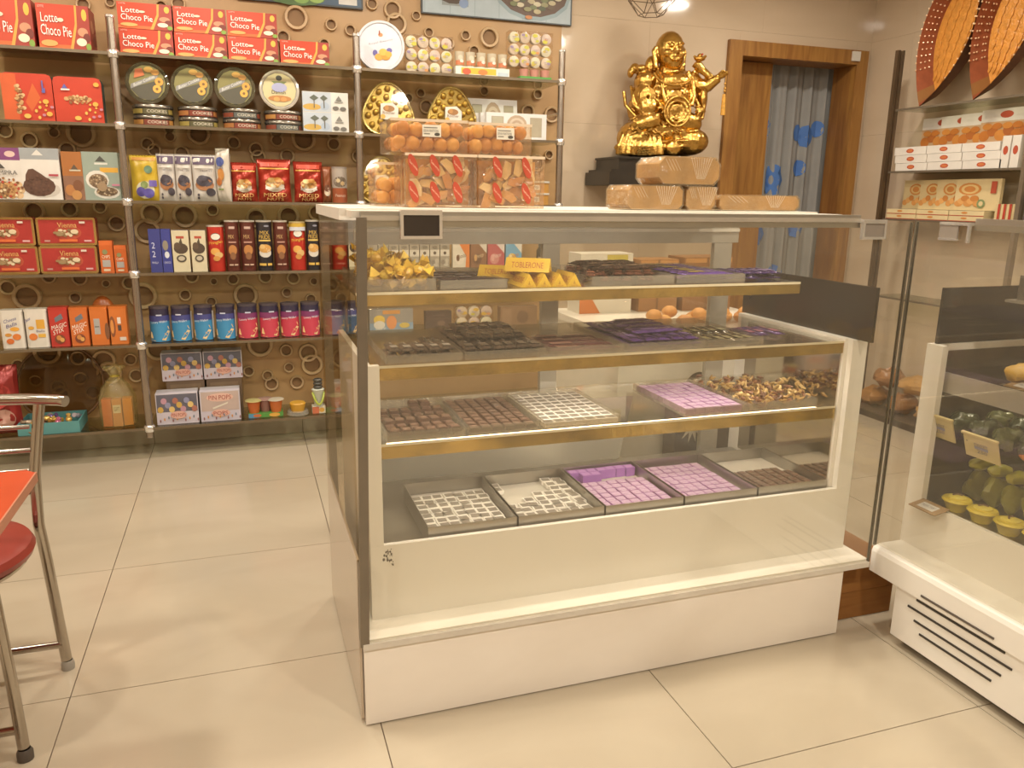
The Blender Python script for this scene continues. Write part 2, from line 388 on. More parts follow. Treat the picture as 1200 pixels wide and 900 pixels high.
# ceiling lamps (round recessed fittings), each with its own light
for i, (x, y, w) in enumerate(LAMPS):
    t = thing('ceiling_light', 'round white ceiling light above the shop floor', 'ceiling light', (x, y, CEIL), group='round ceiling lights')
    part('trim_ring', MB().lathe([(.11, .03), (.115, 0), (.105, -.012), (.095, -.006), (.092, .03)], WHITE, 28), t)
    part('diffuser', MB().lathe([(.0005, .004), (.092, .004), (.092, .012), (.0005, .012)], emis('FFE3BE', 8.0), 28), t)
    ld = bpy.data.lights.new('lamp_light', 'AREA'); ld.shape = 'DISK'; ld.size = .18; ld.energy = w; ld.color = LAMP_RGB
    lo = bpy.data.objects.new('lamp_light', ld); C.objects.link(lo); lo.parent = t; lo.location = (0, 0, -.014)

# ================================================================ wall shelving
SZ = [1.99, 1.672, 1.319, .970, .612, .175]
PX = [-1.90, -.785, .338, 1.462]
SY0, SY1, PY = 2.885, 3.176, 2.90
sh_names = ['top', 'second', 'third', 'fourth', 'fifth', 'bottom']; bays = ['left', 'middle', 'right']
for k, z in enumerate(SZ):
    for j in range(3):
        b = MB().box(PX[j]+.004, PX[j+1]-.004, SY0, SY1, z-.013, z, SHELFGLASS)
        t = thing('glass_shelf', f'{sh_names[k]} glass shelf in the {bays[j]} bay of the wall shelving', 'shelf', ((PX[j]+PX[j+1])/2, SY0, z))
        b.xf(Matrix.Translation((-(PX[j]+PX[j+1])/2, -SY0, -z)))
        part('glass_pane', b, t, smooth=False)
        hw = (PX[j+1]-PX[j])/2-.005
        part('edge_strip', MB().box(-hw, hw, -.0035, -.0005, -.0135, .0005, mat('75654F', .25, .3)), t, smooth=False)
pn = ['leftmost', 'second', 'third', 'rightmost']
for j, x in enumerate(PX):
    t = thing('shelf_post', f'{pn[j]} chrome post of the wall shelving'.replace('second', 'second from left').replace('third', 'third from left'), 'post', (x, PY, .12))
    part('pole', MB().tube([(0, 0, 0), (0, 0, 2.02)], .0185, mat('A79B8F', .25, .9), 12), t)
    part('top_cap', MB().lathe([(.0185, 2.018), (.021, 2.02), (.02, 2.03), (.001, 2.034)], CHROME, 12), t)
    for z in SZ: part('collar', MB().lathe([(.019, -.026), (.024, -.024), (.027, -.012), (.027, .004), (.023, .01), (.019, .012)], CHROME, 14), t, (0, 0, z-.12))
    part('wall_bracket', MB().tube([(0, 0, .30), (0, WALLY-PY, .30)], .008, CHROME, 8).tube([(0, 0, 1.70), (0, WALLY-PY, 1.70)], .008, CHROME, 8), t)

# ================================================================ products on the wall shelves
def stand(name, label, cat, x0, x1, z, group=None, y=2.93, rz=0.0):
    return thing(name, label, cat, ((x0+x1)/2, y, z), rz, group), x1-x0
def carton(t, w, h, d, base, shapes, side=None, rough=.35, z0=0.0):
    m = mat(base, rough, 0, .05)
    part('carton_body', MB().box(-w/2, w/2, 0, d, z0, z0+h, m), t, smooth=False)
    b = MB(); gfx(b, shapes, flat(w, h, 0, None, z0))
    if side: gfx(b, side, sideR(d, h, w/2, 0, z0))
    part('front_print', b, t, smooth=False)
CP = [('r', .0, .0, 1, .12, 'E8672A'), ('p', [(.62, 0), (1, 0), (1, 1), (.78, 1), (.74, .6)], 'A8382A'), ('p', [(.58, 0), (.64, 0), (.755, .55), (.775, 1), (.735, 1), (.72, .6)], 'F0A03C'),
      ('e', .91, .80, .05, .13, 'F2B43A'), ('e', .86, .42, .1, .1, 'C98D6A'), ('e', .93, .30, .07, .1, '7A2D22'), ('e', .82, .20, .1, .09, 'F0DCC0'), ('e', .95, .10, .05, .08, '7FA03C'), ('e', .45, .66, .06, .045, 'E9D3B8'), ('e', .2, .14, .16, .07, 'F3A85A'),
      ('t', 'Lotte', .24, .70, .32, .20, 'FFF4EA'), ('t', 'Choco Pie', .35, .42, .58, .23, 'FFF4EA', -.03), ('t', 'LOTTE', .1, .93, .12, .05, 'F7C9B8')]
CPS = [('r', 0, 0, 1, 1, '9C3226'), ('e', .4, .6, .25, .15, 'C07A5A'), ('e', .6, .3, .25, .12, '7A2A20')]
def choco(label, x0, x1, z, h, d=.11, big=False):
    t, w = stand('snack_cake_carton', label, 'carton', x0, x1, z, 'red snack cake cartons on the top shelf', 2.935)
    carton(t, w-.004, h, d, 'C93C14', CP, CPS)
choco('large red snack cake carton cut off by the picture edge, top shelf', -1.34, -1.105, 1.99, .205, .17)
choco('large red snack cake carton on the top shelf, left of the chrome post', -1.092, -.875, 1.99, .195, .17)
for i, (a, c) in enumerate([(-.757, -.519), (-.516, -.279), (-.276, -.041)]): choco(f'small red snack cake carton in the upper row of the top shelf, {nth(i,3)}', a, c, 2.106, .113)
for i, (a, c) in enumerate([(-.759, -.522), (-.519, -.281), (-.279, -.042), (-.034, .207)]): choco(f'small red snack cake carton in the lower row of the top shelf, {nth(i,4)}', a, c, 1.99, .114)

# big white round biscuit tin
t = thing('biscuit_tin', 'large round white biscuit tin standing on edge on the top shelf', 'tin', (.472, 2.96, 1.99), rot=(0, 0, -.12))
part('tin_body', MB().lathe([(.001, 0), (.121, 0), (.122, .002), (.122, .055), (.001, .055)], mat('C9C8CF', .3), 36, (0, 0, .122), 'y'), t)
part('lid_rim', MB().lathe([(.110, .0), (.1225, -.001), (.1235, -.005), (.1225, -.009), (.112, -.009), (.108, -.004)], mat('D5D4DA', .25, .2), 36, (0, 0, .122), 'y'), t)
b = MB(); gfx(b, [('e', .5, .5, .45, .45, 'D9D8E0'), ('e', .5, .72, .05, .04, 'C98A5A'), ('e', .48, .76, .015, .05, '9A4A3A'), ('t', 'Royal Biscuits', .5, .58, .5, .05, 'A9A6B4', .12), ('e', .38, .36, .05, .06, '6A62A8'), ('e', .68, .42, .06, .05, '6A62A8'), ('e', .46, .28, .09, .07, 'E0A23A'), ('e', .60, .30, .1, .08, 'D8962E'), ('e', .55, .38, .09, .07, 'EDB54A'), ('e', .66, .34, .07, .06, 'E5A93C')], flat(.244, .244, -.003)); part('lid_print', b, t, smooth=False)
# trays of wrapped egg cups
EGG = ['D9D0C2', 'C9B9B4', 'D3D2BF', 'CDBFB0']
def eggpack(label, x0, x1, z, rows, cols_, h, eggy='C8C83A'):
    t, w = stand('cup_pack', label, 'cup pack', x0, x1, z, 'clear packs of sweet cups', 2.95)
    rw, rh = w/cols_, h/rows
    for i in range(rows):
        for j in range(cols_):
            k = (i*3+j) % 4; b = MB()
            b.lathe([(.001, -.006), (rw*.30, -.004), (rw*.46, .0), (rw*.47, .006), (rw*.38, .05), (.001, .05)], EGG[k], 14, ax='y')
            part('sweet_cup', b, t, (-w/2+rw*(j+.5), .02, rh*(i+.5)))
            b = MB(); gfx(b, [('e', .5+.28*math.cos(k*2+i), .5+.3*math.sin(k*2+j), .3, .2, eggy), ('e', .5-.3*math.cos(k*2+j), .5-.28*math.sin(k+i), .2, .14, ['C8C83A', 'D89A5A', 'C9B848', '9A8ABA'][k]), ('r', .25, .5, .68, .57, '9A8FA6'), ('r', .3, .36, .62, .42, 'A99C90')], flat(rw*.8, rh*.8, -.005, None, -rh*.4)); part('cup_print', b, t, (-w/2+rw*(j+.5), .02, rh*(i+.5)), smooth=False)
    part('clear_wrap', MB().box(-w/2, w/2, .0, .075, 0, h, FILM), t, smooth=False)
eggpack('clear pack of wrapped sweet cups beside the round white tin', .603, .857, 1.99, 3, 4, .19)
eggpack('clear pack of wrapped sweet cups at the right end of the top shelf, upper pack', 1.175, 1.425, 2.056, 3, 4, .185)
t, w = stand('cup_carton', 'white display carton holding five clear drink cups on the top shelf', 'carton', .868, 1.17, 1.99, None, 2.94)
part('carton_base', MB().box(-w/2, w/2, 0, .08, 0, .048, 'E4DFD2'), t, smooth=False)
b = MB(); gfx(b, [('r', .1, .25, .75, .9, 'D9B92F'), ('e', .2, .5, .08, .35, 'D05A3A'), ('e', .5, .5, .09, .3, 'E0803A'), ('r', .78, .2, .98, .6, 'B9C6CE')], flat(w, .048)); part('front_print', b, t, smooth=False)
for j in range(5):
    o = part('clear_cup', MB().lathe([(.001, .05), (.022, .05), (.027, .125), (.001, .125)], mat('C9BBA2', .25), 12), t, (-w/2+w*(j+.5)/5, .038, 0))
    b = MB(); gfx(b, [('r', .1, .08, .9, .4, 'C9764A'), ('e', .5, .6, .2, .18, 'D8C9B0'), ('e', .6, .35, .16, .12, 'E8E0D0')], round_(.026, .07, .052), 4); part('cup_print', b, o, smooth=False)
t, w = stand('cup_carton', 'small tray of three pink cups beneath the right-hand cup pack', 'carton', 1.235, 1.42, 1.99, None, 2.945)
part('carton_base', MB().box(-w/2, w/2, 0, .06, 0, .02, '4E9A3C'), t, smooth=False)
for j in range(3): part('pink_cup', MB().lathe([(.001, .012), (.021, .012), (.027, .058), (.001, .062)], mat('C98A7A', .35), 12), t, (-w/2+w*(j+.5)/3, .031, 0))

# second shelf: red nut tins, cookie tubs, flat tins, white cartons
for lab, x0, x1, h, pr in [('red nut box with orange flap on the second shelf', -1.262, -1.057, .207, 0), ('red nut box with a heap of nuts on the second shelf', -1.053, -.852, .202, 1)]:
    t, w = stand('nut_box', lab, 'box', x0, x1, 1.672, None, 2.93)
    r = .022; rr = [(-w/2, 0), (w/2, 0), (w/2, h-r), (w/2-.006, h-.006), (w/2-r, h), (-w/2+r, h), (-w/2+.006, h-.006), (-w/2, h-r)]
    part('box_body', MB().prism(rr, .0, .075, mat('2F4A48', .4), 'y'), t, smooth=False)
    part('red_cover', MB().prism(rr, -.012, -.0002, mat('C2320E', .35), 'y'), t, smooth=False)
    nuts = [('e', .30+.05*(i % 3), .72-.09*i, .05, .04, ['C79A62', 'B07A45', 'D8B07A'][i % 3]) for i in range(7)] if not pr else [('e', .25+.08*i, .52+.02*(i % 3), .05, .045, ['C79A62', 'A8763F', 'D8B07A'][i % 3]) for i in range(7)]
    shapes = ([('r', .0, .02, .30, .98, 'D0561A'), ('p', [(.55, .2), (.75, .5), (.62, .8), (.45, .4)], 'CE5A1A')] if not pr else []) + nuts + specks(.5, .5, .26, .09, 22, ['8A5A30', 'C79A62', 'A8763F', 'D8B07A'], .03, .025)*pr + specks(.33, .45, .06, .3, 22, ['8A5A30', 'C79A62', 'A8763F', 'D8B07A'], .035, .03)*(1-pr) + specks(.78, .24, .2, .2, 9, ['D8A43A', 'E0B04A', 'C07A8A'], .03, .03) + [('e', .85, .42, .06, .05, 'E0A83A'), ('e', .46, .1, .07, .05, 'E3B44A'), ('e', .9, .85 if pr else .16, .06, .05, 'E0A83A'), ('p', [(.78, .62), (.86, .72), (.86, .60)] if not pr else [(.18, .74), (.3, .74), (.24, .84)], '5B5FA8'), ('r', .16, .70, .34, .735, 'E5D8D2') if pr else ('r', .8, .6, .83, .86, '5B5FA8')]
    b = MB(); gfx(b, shapes, flat(w, h, -.012)); part('front_print', b, t, smooth=False)
def cookie_tub(i, x, white=False):
    lab = f'round clear-lidded cookie tub standing on two flat tins, {nth(i,3)}' if not white else 'round cookie tin with a white rim standing on two flat tins'
    t = thing('cookie_tub', lab, 'tin', (x, 2.945, 1.774), rot=(-.06, 0, 0), group='round cookie tubs on the second shelf')
    R = .094; m = mat('5E563F', .25) if not white else mat('CFC6B4', .25, .3)
    part('tub_body', MB().lathe([(.001, .05), (R*.92, .05), (R, .02), (R, 0), (.001, 0)], m, 28, (0, 0, R), 'y'), t)
    part('tub_rim', MB().lathe([(R*.86, 0), (R*1.02, .004), (R*1.03, -.006), (R*.93, -.011), (R*.86, -.005)], mat('D9D2C4', .2, .4) if white else glass('CFC9B4', 1, .05, 1.6, 0, .25, '8A826A'), 28, (0, 0, R), 'y'), t)
    if white: S = [('e', .5, .5, .43, .43, 'C9BD8E'), ('e', .5, .8, .08, .07, '3A3A34'), ('p', [(.3, .72), (.7, .72), (.5, .55)], '77814A'), ('e', .5, .56, .2, .12, 'A4A6C8'), ('t', 'Danish', .48, .44, .36, .09, '4A4438'), ('e', .5, .28, .3, .08, 'B5793A'), ('e', .42, .26, .08, .06, 'D09A50'), ('e', .6, .26, .08, .06, 'C98C46')]
    else: S = [('e', .5, .5, .43, .43, '827A40'), ('p', [(.1, .36), (.14, .3), (.3, .12), (.5, .075), (.7, .12), (.84, .3), (.9, .62)], '4E4A3A'), ('p', [(.1, .34), (.74, .62), (.78, .74), (.12, .46)], '8C8A86'), ('t', 'Butter Cookies', .43, .55, .5, .08, 'E0DED6', .24), ('e', .78, .54, .1, .1, 'D99A34'), ('e', .78, .54, .035, .035, '7A5A24'), ('e', .72, .36, .1, .1, 'E0A63C'), ('e', .72, .36, .035, .035, '7A5A24'), ('e', .55, .82, .11, .07, 'D8A748'), ('e', .7, .76, .1, .07, 'C99238')] + ([('p', [(.2, .6), (.45, .68), (.4, .85), (.24, .82)], 'C96A34')] if i == 0 else [])
    b = MB(); gfx(b, S, flat(2*R, 2*R, -.007)); part('lid_print', b, t, smooth=False)
for i, x in enumerate((-.654, -.455, -.258)): cookie_tub(i, x)
cookie_tub(3, -.046, True)
for i, x in enumerate((-.645, -.44, -.233, -.031)):
    for k in range(2):
        t = thing('flat_tin', f'{"upper" if k else "lower"} flat round tin of the stack under the {nth(i,4)} cookie tub', 'tin', (x, 3.02, 1.672+.05*k), group='flat round biscuit tins')
        part('tin_body', MB().lathe([(.001, 0), (.09, 0), (.091, .003), (.091, .034), (.001, .034)], mat('33281F', .3, .4), 28), t)
        part('tin_lid', MB().lathe([(.092, .034), (.094, .036), (.094, .045), (.091, .049), (.001, .049)], mat('8C8478', .25, .7), 28), t)
        cc = [('7E3420', 'B07A34'), ('5A5434', '9A863C'), ('84341F', 'A86A30'), ('5A5F5C', '84381F')][(i+k) % 4]
        b = MB(); gfx(b, [('r', .02, .1, .98, .85, cc[0]), ('r', .05, .2, .34, .8, cc[1]), ('t', 'COOKIES', .6, .5, .36, .4, 'E4D8C0'), ('r', .82, .2, .95, .8, cc[1])], round_(.0912, .034, .001), 10); part('band_print', b, t, smooth=False)
for k in range(2):
    t, w = stand('tea_carton', f'{"upper" if k else "lower"} white carton printed with palm trees, second shelf', 'carton', .064, .293, 1.672+.099*k, None, 2.94)
    carton(t, w, .0985, .1, 'D9D6CE', [('r', .0, .02, .62, .98, 'B9C2CC'), ('e', .2, .25, .2, .16, 'C9A24A'), ('e', .48, .3, .1, .2, 'A9B7C8'), ('p', [(.15, .7), (.25, .55), (.35, .7), (.25, .85)], '5E6458'), ('p', [(.38, .7), (.46, .55), (.55, .7), (.46, .85)], '5E6458'), ('r', .24, .2, .26, .6, '6A6456'), ('r', .455, .2, .475, .6, '6A6456'), ('p', [(.72, .6), (.86, .6), (.79, .84)], '7D7B76'), ('r', .7, .5, .88, .56, '9A9892'), ('e', .72, .22, .07, .1, '6C6862'), ('e', .88, .2, .07, .1, '6C6862')])
# heart-shaped boxes of gold balls
def heart_outline(s, n=40):
    o = []
    for k in range(n):
        a = 2*PI*k/n
        r = 1.0+.09*math.cos(3*(a-PI/2))
        o.append((s*r*math.cos(a), s*r*math.sin(a)*1.02))
    return o
def gold_box(label, x, z, s=.13, rx=-.12):
    t = thing('praline_box', label, 'sweet box', (x, 2.955, z), rot=(rx, 0, 0), group='rounded triangular boxes of gold pralines')
    H = heart_outline(s); zc = s*.93
    part('box_back', MB().prism([(u, w+zc) for u, w in H], .0, .045, mat('C9A64A', .25, .6), 'y'), t)
    b = MB(); n = len(H)
    b.tube([(u*1.0, -.006, w+zc) for u, w in H], .006, mat('D8BC6A', .2, .8), 6, True); part('gold_rim', b, t)
    bm = MB().ball((0, 0, 0), .0165, mat('C9A13A', .3, .7, .1, 30), 10, 7).mesh('praline')
    pts = []
    for rr, cnt, ph in ((.80, 14, .22), (.5, 8, .1)):
        for k in range(cnt):
            a = 2*PI*k/cnt+ph; r = s*rr*(1.0+.09*math.cos(3*(a-PI/2))); pts.append((r*math.cos(a), r*math.sin(a)*1.02+zc))
    for u, w in pts: link('praline', bm, t, (u, -.008, w))
    b = MB(); gfx(b, [('p', [(.08, .1), (.92, .04), (.96, .66), (.7, .92), (.12, .86)], 'E9E2D8'), ('e', .5, .62, .28, .16, 'A8743C'), ('e', .4, .66, .1, .12, 'C98E4A'), ('t', 'Rocher', .5, .42, .6, .14, '8A5A34'), ('e', .2, .22, .12, .12, 'E3B44A')], flat(s*.85, s*.8, -.026, None, zc-s*.42)); part('card_label', b, t, smooth=False)
    part('clear_lid', MB().prism([(u*.99, w*.99+zc) for u, w in H], -.03, -.004, ACRYLIC, 'y'), t)
gold_box('rounded triangular box of gold pralines, left one on the second shelf', .505, 1.672)
gold_box('rounded triangular box of gold pralines, right one on the second shelf', .853, 1.672, .128)
gold_box('rounded triangular box of gold pralines half hidden behind the orange sweet packs', .462, 1.319, .118)
def gift(label, x0, x1, z, h, y, rx=0.0):
    t = thing('gift_carton', label, 'carton', ((x0+x1)/2, y, z), rot=(rx, 0, 0)); w = x1-x0
    carton(t, w, h, .04, 'DCD8D4', [('r', .08, .12, .28, .86, '9C9480'), ('r', .72, .12, .92, .86, 'A89C84'), ('r', .09, .14, .27, .84, 'B0A890'), ('e', .5, .55, .17, .38, 'B59C82'), ('e', .5, .55, .13, .28, 'CDBBA4'), ('e', .5, .55, .09, .19, 'B59C82'), ('e', .5, .55, .05, .1, 'CDBBA4'), ('e', .46, .2, .1, .14, 'C9D3DA')])
gift('white gift carton with windows standing behind another one', .975, 1.265, 1.672, .225, 3.06, -.1)
for k in range(3): gift(['white gift carton with round swirl print in front on the second shelf', 'white gift carton tucked behind the front swirl-print carton', 'white gift carton furthest back of the leaning three'][k], 1.04-.022*k, 1.392-.03*k, 1.672, .14, 2.935+.041*k)
t, w = stand('snack_tub', 'stack of small amber sweet tubs right of the orange packs', 'tub', 1.32, 1.42, 1.319, None, 2.95)
for k in range(2):
    o = part('tub', MB().box(-w/2, w/2, 0, .07, .066*k, .066*k+.056, mat('B98538', .3)), t, smooth=False)
    part('tub_lid', MB().box(-w/2-.004, w/2+.004, -.004, .074, .066*k+.056, .066*k+.066, mat('C9C2B4', .3)), o, smooth=False)
    b = MB(); gfx(b, [('r', .1, .3, .45, .8, 'D9D3C6'), ('t', 'MIX', .27, .55, .25, .3, '5A5046')], flat(w, .056, 0, None, .066*k)); part('tub_label', b, o, smooth=False)

# ---------------------------------------------------------------- third shelf: tall cartons and bags
def tall(label, x0, x1, h, base, shapes, d=.06, z=1.319, rz=0.0, y=2.93, side=None, name='food_carton'):
    t, w = stand(name, label, 'carton', x0, x1, z, None, y, rz); carton(t, w-.003, h, d, base, shapes, side)
nutz = [('e', .12+.19*(i % 5)+.05*(i//5 % 2), .08+.1*(i//5), .11, .07, ['A8703C', 'C7945A', '8A5A30', 'D8B488', '9C7A50'][i*7 % 5]) for i in range(15)]
tall('white and purple carton with a heap of nuts, left end of the third shelf', -1.385, -1.225, .232, 'DAD3CA', [('r', 0, .76, 1, 1, '7E3F77'), ('e', .3, .88, .14, .06, 'C9A0A0'), ('e', .75, .88, .14, .06, 'D8B8B0')] + nutz + [*specks(.5, .22, .5, .2, 60, ['7A4A28', 'C7945A', 'E0C8A0', '9C6A3A', 'B5402A'], .035, .024), ('p', [(.3, .6), (.6, .6), (.45, .72)], '4A4440'), ('t', 'PAMPRA', .55, .52, .7, .08, '5A5450')])
tall('white carton showing a mound of cocoa powder, third shelf', -1.228, -1.064, .234, 'DCD6CE', [('r', 0, .78, 1, 1, '9CA0A2'), ('p', [(.3, .86), (.6, .86), (.45, .97)], 'D8D4CC'), ('e', .5, .2, .46, .16, 'C8BFB4'), ('e', .42, .26, .42, .2, '5A3A2C'), ('p', [(.06, .26), (.1, .48), (.18, .585), (.3, .6), (.5, .5), (.78, .34), (.82, .2), (.6, .1), (.2, .12)], '5E3D2E'), *specks(.42, .3, .34, .18, 24, ['55382B', '664534', '5A3B2D'], .03, .025), ('r', .7, .46, .95, .5, 'B03A4A')])
tall('brown and orange nut carton partly hidden by the pale green one', -1.058, -.968, .222, 'A8672E', [('r', 0, 0, 1, .5, '8A6048'), ('p', [(.4, .62), (.8, .62), (.6, .74)], '5A4A3A'), ('r', .35, .6, .9, .63, 'C9BFA8'), ('e', .3, .2, .25, .12, 'B5763C'), ('e', .7, .3, .25, .12, '7A4A2C'), ('e', .6, .1, .25, .1, 'C08848')], .05)
tall('pale green carton with a white bowl of seeds, third shelf', -.972, -.812, .224, '93A093', [('p', [(.36, .80), (.66, .80), (.51, .92)], '4A4A44'), ('r', .34, .74, .7, .78, 'D5D2C8'), ('r', .48, .58, .98, .68, 'D9A32E'), ('e', .38, .42, .32, .2, 'D8D3C8'), ('e', .4, .40, .26, .15, '8A7054'), ('e', .62, .16, .36, .13, 'D5D0C4'), ('e', .62, .18, .3, .1, '7E654C'), *specks(.4, .40, .24, .13, 30, ['6A543C', 'A89070', '584634', 'C0AC8C'], .025, .016), *specks(.62, .18, .28, .08, 26, ['6A543C', 'A89070', '584634', 'C0AC8C'], .025, .016), ('e', .5, .28, .14, .1, '9A8060'), ('r', .78, .3, 1, .34, 'C07A90')])
def bag(label, x0, x1, z, h, base, shapes, d=.05, y=2.94, rz=0.0, name='snack_bag', group=None, wr=.3, top=.07, foil=.25, seed=1, rough=.28):
    t, w = stand(name, label, 'bag', x0, x1, z, group, y, rz)
    rnd = random.Random(seed); ph = [rnd.uniform(0, 6) for _ in range(6)]
    def prof(u, v):
        e = max(0, (1-abs(2*u-1)**3.2))*max(0, (1-abs(2*v-1)**5))
        wv = .004*wr*(math.sin(u*19+ph[0]+v*7)+math.sin(v*23+ph[1]-u*9))*(.4+e)
        return d*.5*e**.6+wv
    def xx(u, v): return -w/2+u*w*(1)+(.5-u)*w*.06*math.sin(PI*v)
    m = mat(base, rough, foil, .06, 9)
    b = MB()
    b.grid(lambda u, v: (xx(u, v), d*.5-prof(u, v)-.0015, v*h), 14, 16, m)
    b.grid(lambda u, v: (xx(u, v), d*.5+prof(u, v)+.0015, v*h), 14, 16, m, True)
    part('bag_body', b, t)
    part('crimped_seal', MB().grid(lambda u, v: (xx(u, 1)*1.0, d*.5+.003*math.sin(u*60), h-.012+v*.016), 40, 1, m).grid(lambda u, v: (xx(u, 1), d*.5+.003*math.sin(u*60)+.001, h-.012+v*.016), 40, 1, m, True), t)
    if shapes:
        b = MB(); gfx(b, shapes, lambda u, v, o: (xx(u, v), d*.5-prof(u, v)-.003-o*2, v*h), 8, .0005); part('front_print', b, t)
    return t
bag('yellow bag with purple fruit print, third shelf beside the post', -.768, -.640, 1.319, .212, 'C9A81F', [('r', .08, .9, .92, .97, 'C98A22'), ('e', .66, .70, .15, .09, '5A7A5A'), ('e', .5, .24, .34, .2, 'D8D2B0'), ('e', .34, .2, .17, .11, '5A4FA0'), ('e', .62, .17, .2, .11, '5F55A8'), ('e', .48, .36, .14, .08, '7A8A4A'), ('r', .66, .32, .94, .46, '6A5AA8')], seed=2, foil=0)
DATE = [('r', .05, .8, .95, .97, '4F3A55'), ('e', .5, .36, .4, .13, 'A06A40'), ('e', .5, .44, .36, .12, '3E3844'), ('e', .42, .5, .2, .07, '4A4450'), ('e', .74, .2, .2, .09, '3A343E'), ('r', .1, .72, .9, .755, 'D5CFC6'), ('e', .22, .14, .05, .03, '4A4450'), ('e', .22, .07, .05, .03, '4A4450'), ('t', 'PRUNES', .6, .66, .5, .04, '6A6268')]
for i, (a, c) in enumerate([(-.647, -.564), (-.566, -.486), (-.488, -.372)]):
    bag(f'white and purple bag of prunes on the third shelf, {nth(i,3)}', a, c, 1.319, .222, 'C9C2BA', DATE, .045, seed=5+i, foil=0, group='white and purple prune bags')
bag('white snack bag turned sideways between prunes and red bags', -.392, -.312, 1.319, .255, 'CFC6B8', [('e', .5, .76, .3, .09, '4A5A9A'), ('e', .55, .52, .25, .12, 'C9863A'), ('e', .4, .38, .2, .08, 'B96A2A'), ('r', .3, .22, .7, .25, '7A8A4A'), ('t', 'NUTS', .5, .65, .5, .06, '3A4A7A')], .05, 2.935, -.6, seed=9, foil=.1)
REDB = [('r', .06, .78, .94, .81, 'E5B04A'), ('r', .1, .84, .9, .94, 'C9401E'), ('e', .5, .38, .3, .14, 'E8DDC8'), ('e', .5, .46, .3, .12, 'D9A050'), *specks(.5, .47, .28, .1, 16, ['E5BE7A', 'B87A34', 'D09A50', 'F0D8A8'], .05, .03), ('e', .4, .52, .12, .06, 'E5BE7A'), ('e', .6, .53, .12, .06, 'C98A3A'), ('r', .2, .30, .8, .34, 'C9C0B4'), ('t', 'MIXED', .5, .17, .7, .09, 'F0C878'), ('t', 'NUTS', .5, .07, .5, .07, 'F0C878')]
for i, (a, c, h) in enumerate([(-.309, -.178, .19), (-.176, -.010, .21), (.003, .150, .202)]):
    bag(f'shiny red bag with a bowl of mixed nuts, {nth(i,3)} on the third shelf', a, c, 1.319, h, 'A92A14', REDB, .07, wr=.9, seed=20+i, foil=.35, group='shiny red nut bags', rough=.2)
bag('narrow brown pouch squeezed beside the rightmost red nut bag', .148, .196, 1.319, .182, '8A4A26', [('e', .5, .3, .36, .12, 'D8C8B0'), ('e', .5, .4, .36, .1, '6A3A22')], .05, 2.95, seed=31, foil=.1)
def can(label, x0, x1, z, h, base, shapes, lid='D8D2C6', name='snack_can', group=None, y=None, lidh=.008, rim=None, sq=False, a0=0.0):
    r = (x1-x0)/2-.001
    t = thing(name, label, 'can', ((x0+x1)/2, 2.925+r if y is None else y, z), group=group)
    part('can_body', MB().lathe([(.001, 0), (r*.97, 0), (r, .003), (r, h-lidh), (.001, h-lidh)], mat(base, .3, 0, .05), 22), t)
    part('can_lid', MB().lathe([(r*1.0, h-lidh), (r*1.03, h-lidh+.001), (r*1.03, h-.001), (r*.95, h), (.001, h)], mat(lid, .3, .1), 22), t)
    b = MB(); gfx(b, shapes, round_(r+.0003, h-lidh-.003, .003, PI*.85, a0), 8, .0006); part('can_print', b, t)
    return t
can('brown nut canister with white upper half at the right end of the third shelf', .197, .277, 1.319, .183, 'A55430', [('r', 0, .42, 1, 1, 'A89C90'), ('e', .5, .6, .35, .16, '6A5A4A'), ('e', .4, .64, .1, .06, 'C9B48A'), ('e', .6, .56, .1, .06, 'B99A6A'), ('t', 'Peanuts', .5, .2, .5, .08, 'E0C0A8')], '9C9088')

# ---------------------------------------------------------------- fourth shelf
VT = [('r', .02, .04, .98, .96, 'A8201A'), ('e', .52, .46, .24, .3, 'B5472C'), *specks(.5, .45, .2, .14, 18, ['C9B08A', '9A7A50', 'D8C4A0', '8A6840'], .035, .05), ('e', .64, .5, .07, .09, 'D8C4A0'), ('e', .38, .4, .07, .08, '9A8058'), ('r', .36, .1, .68, .2, 'D9662A'), ('t', 'Vienna', .52, .76, .34, .2, 'D9A860'), ('r', .74, .82, .84, .9, 'D8C8B8'), ('r', .1, .1, .2, .17, 'C08A80'), ('r', .8, .1, .93, .17, 'D0A0A0')]
for k, (rowl, z, xs) in enumerate([('lower', .970, [(-1.449, -1.200), (-1.196, -.946)]), ('upper', 1.104, [(-1.449, -1.203), (-1.194, -.940)])]):
    for i, (a, c) in enumerate(xs):
        t, w = stand('biscuit_box', f'red biscuit tin with gold edge, {rowl} row, {"cut off by the picture edge" if i == 0 else "nearest the orange tubes"}', 'tin', a, c, z, 'red biscuit tins with gold edges', 2.935); h = .132
        r = .012; rr = [(-w/2+r, 0), (w/2-r, 0), (w/2-.003, .003), (w/2, r), (w/2, h-r), (w/2-.003, h-.003), (w/2-r, h), (-w/2+r, h), (-w/2+.003, h-.003), (-w/2, h-r), (-w/2, r), (-w/2+.003, .003)]
        part('tin_body', MB().prism(rr, .0, .06, mat('8E2218', .3, .2), 'y'), t, smooth=False)
        part('gold_edge', MB().prism(rr, -.008, -.0005, mat('C9A05A', .25, .7), 'y'), t, smooth=False)
        b = MB(); gfx(b, VT, flat(w*.955, h*.91, -.0082, None, h*.045)); part('lid_print', b, t, smooth=False)
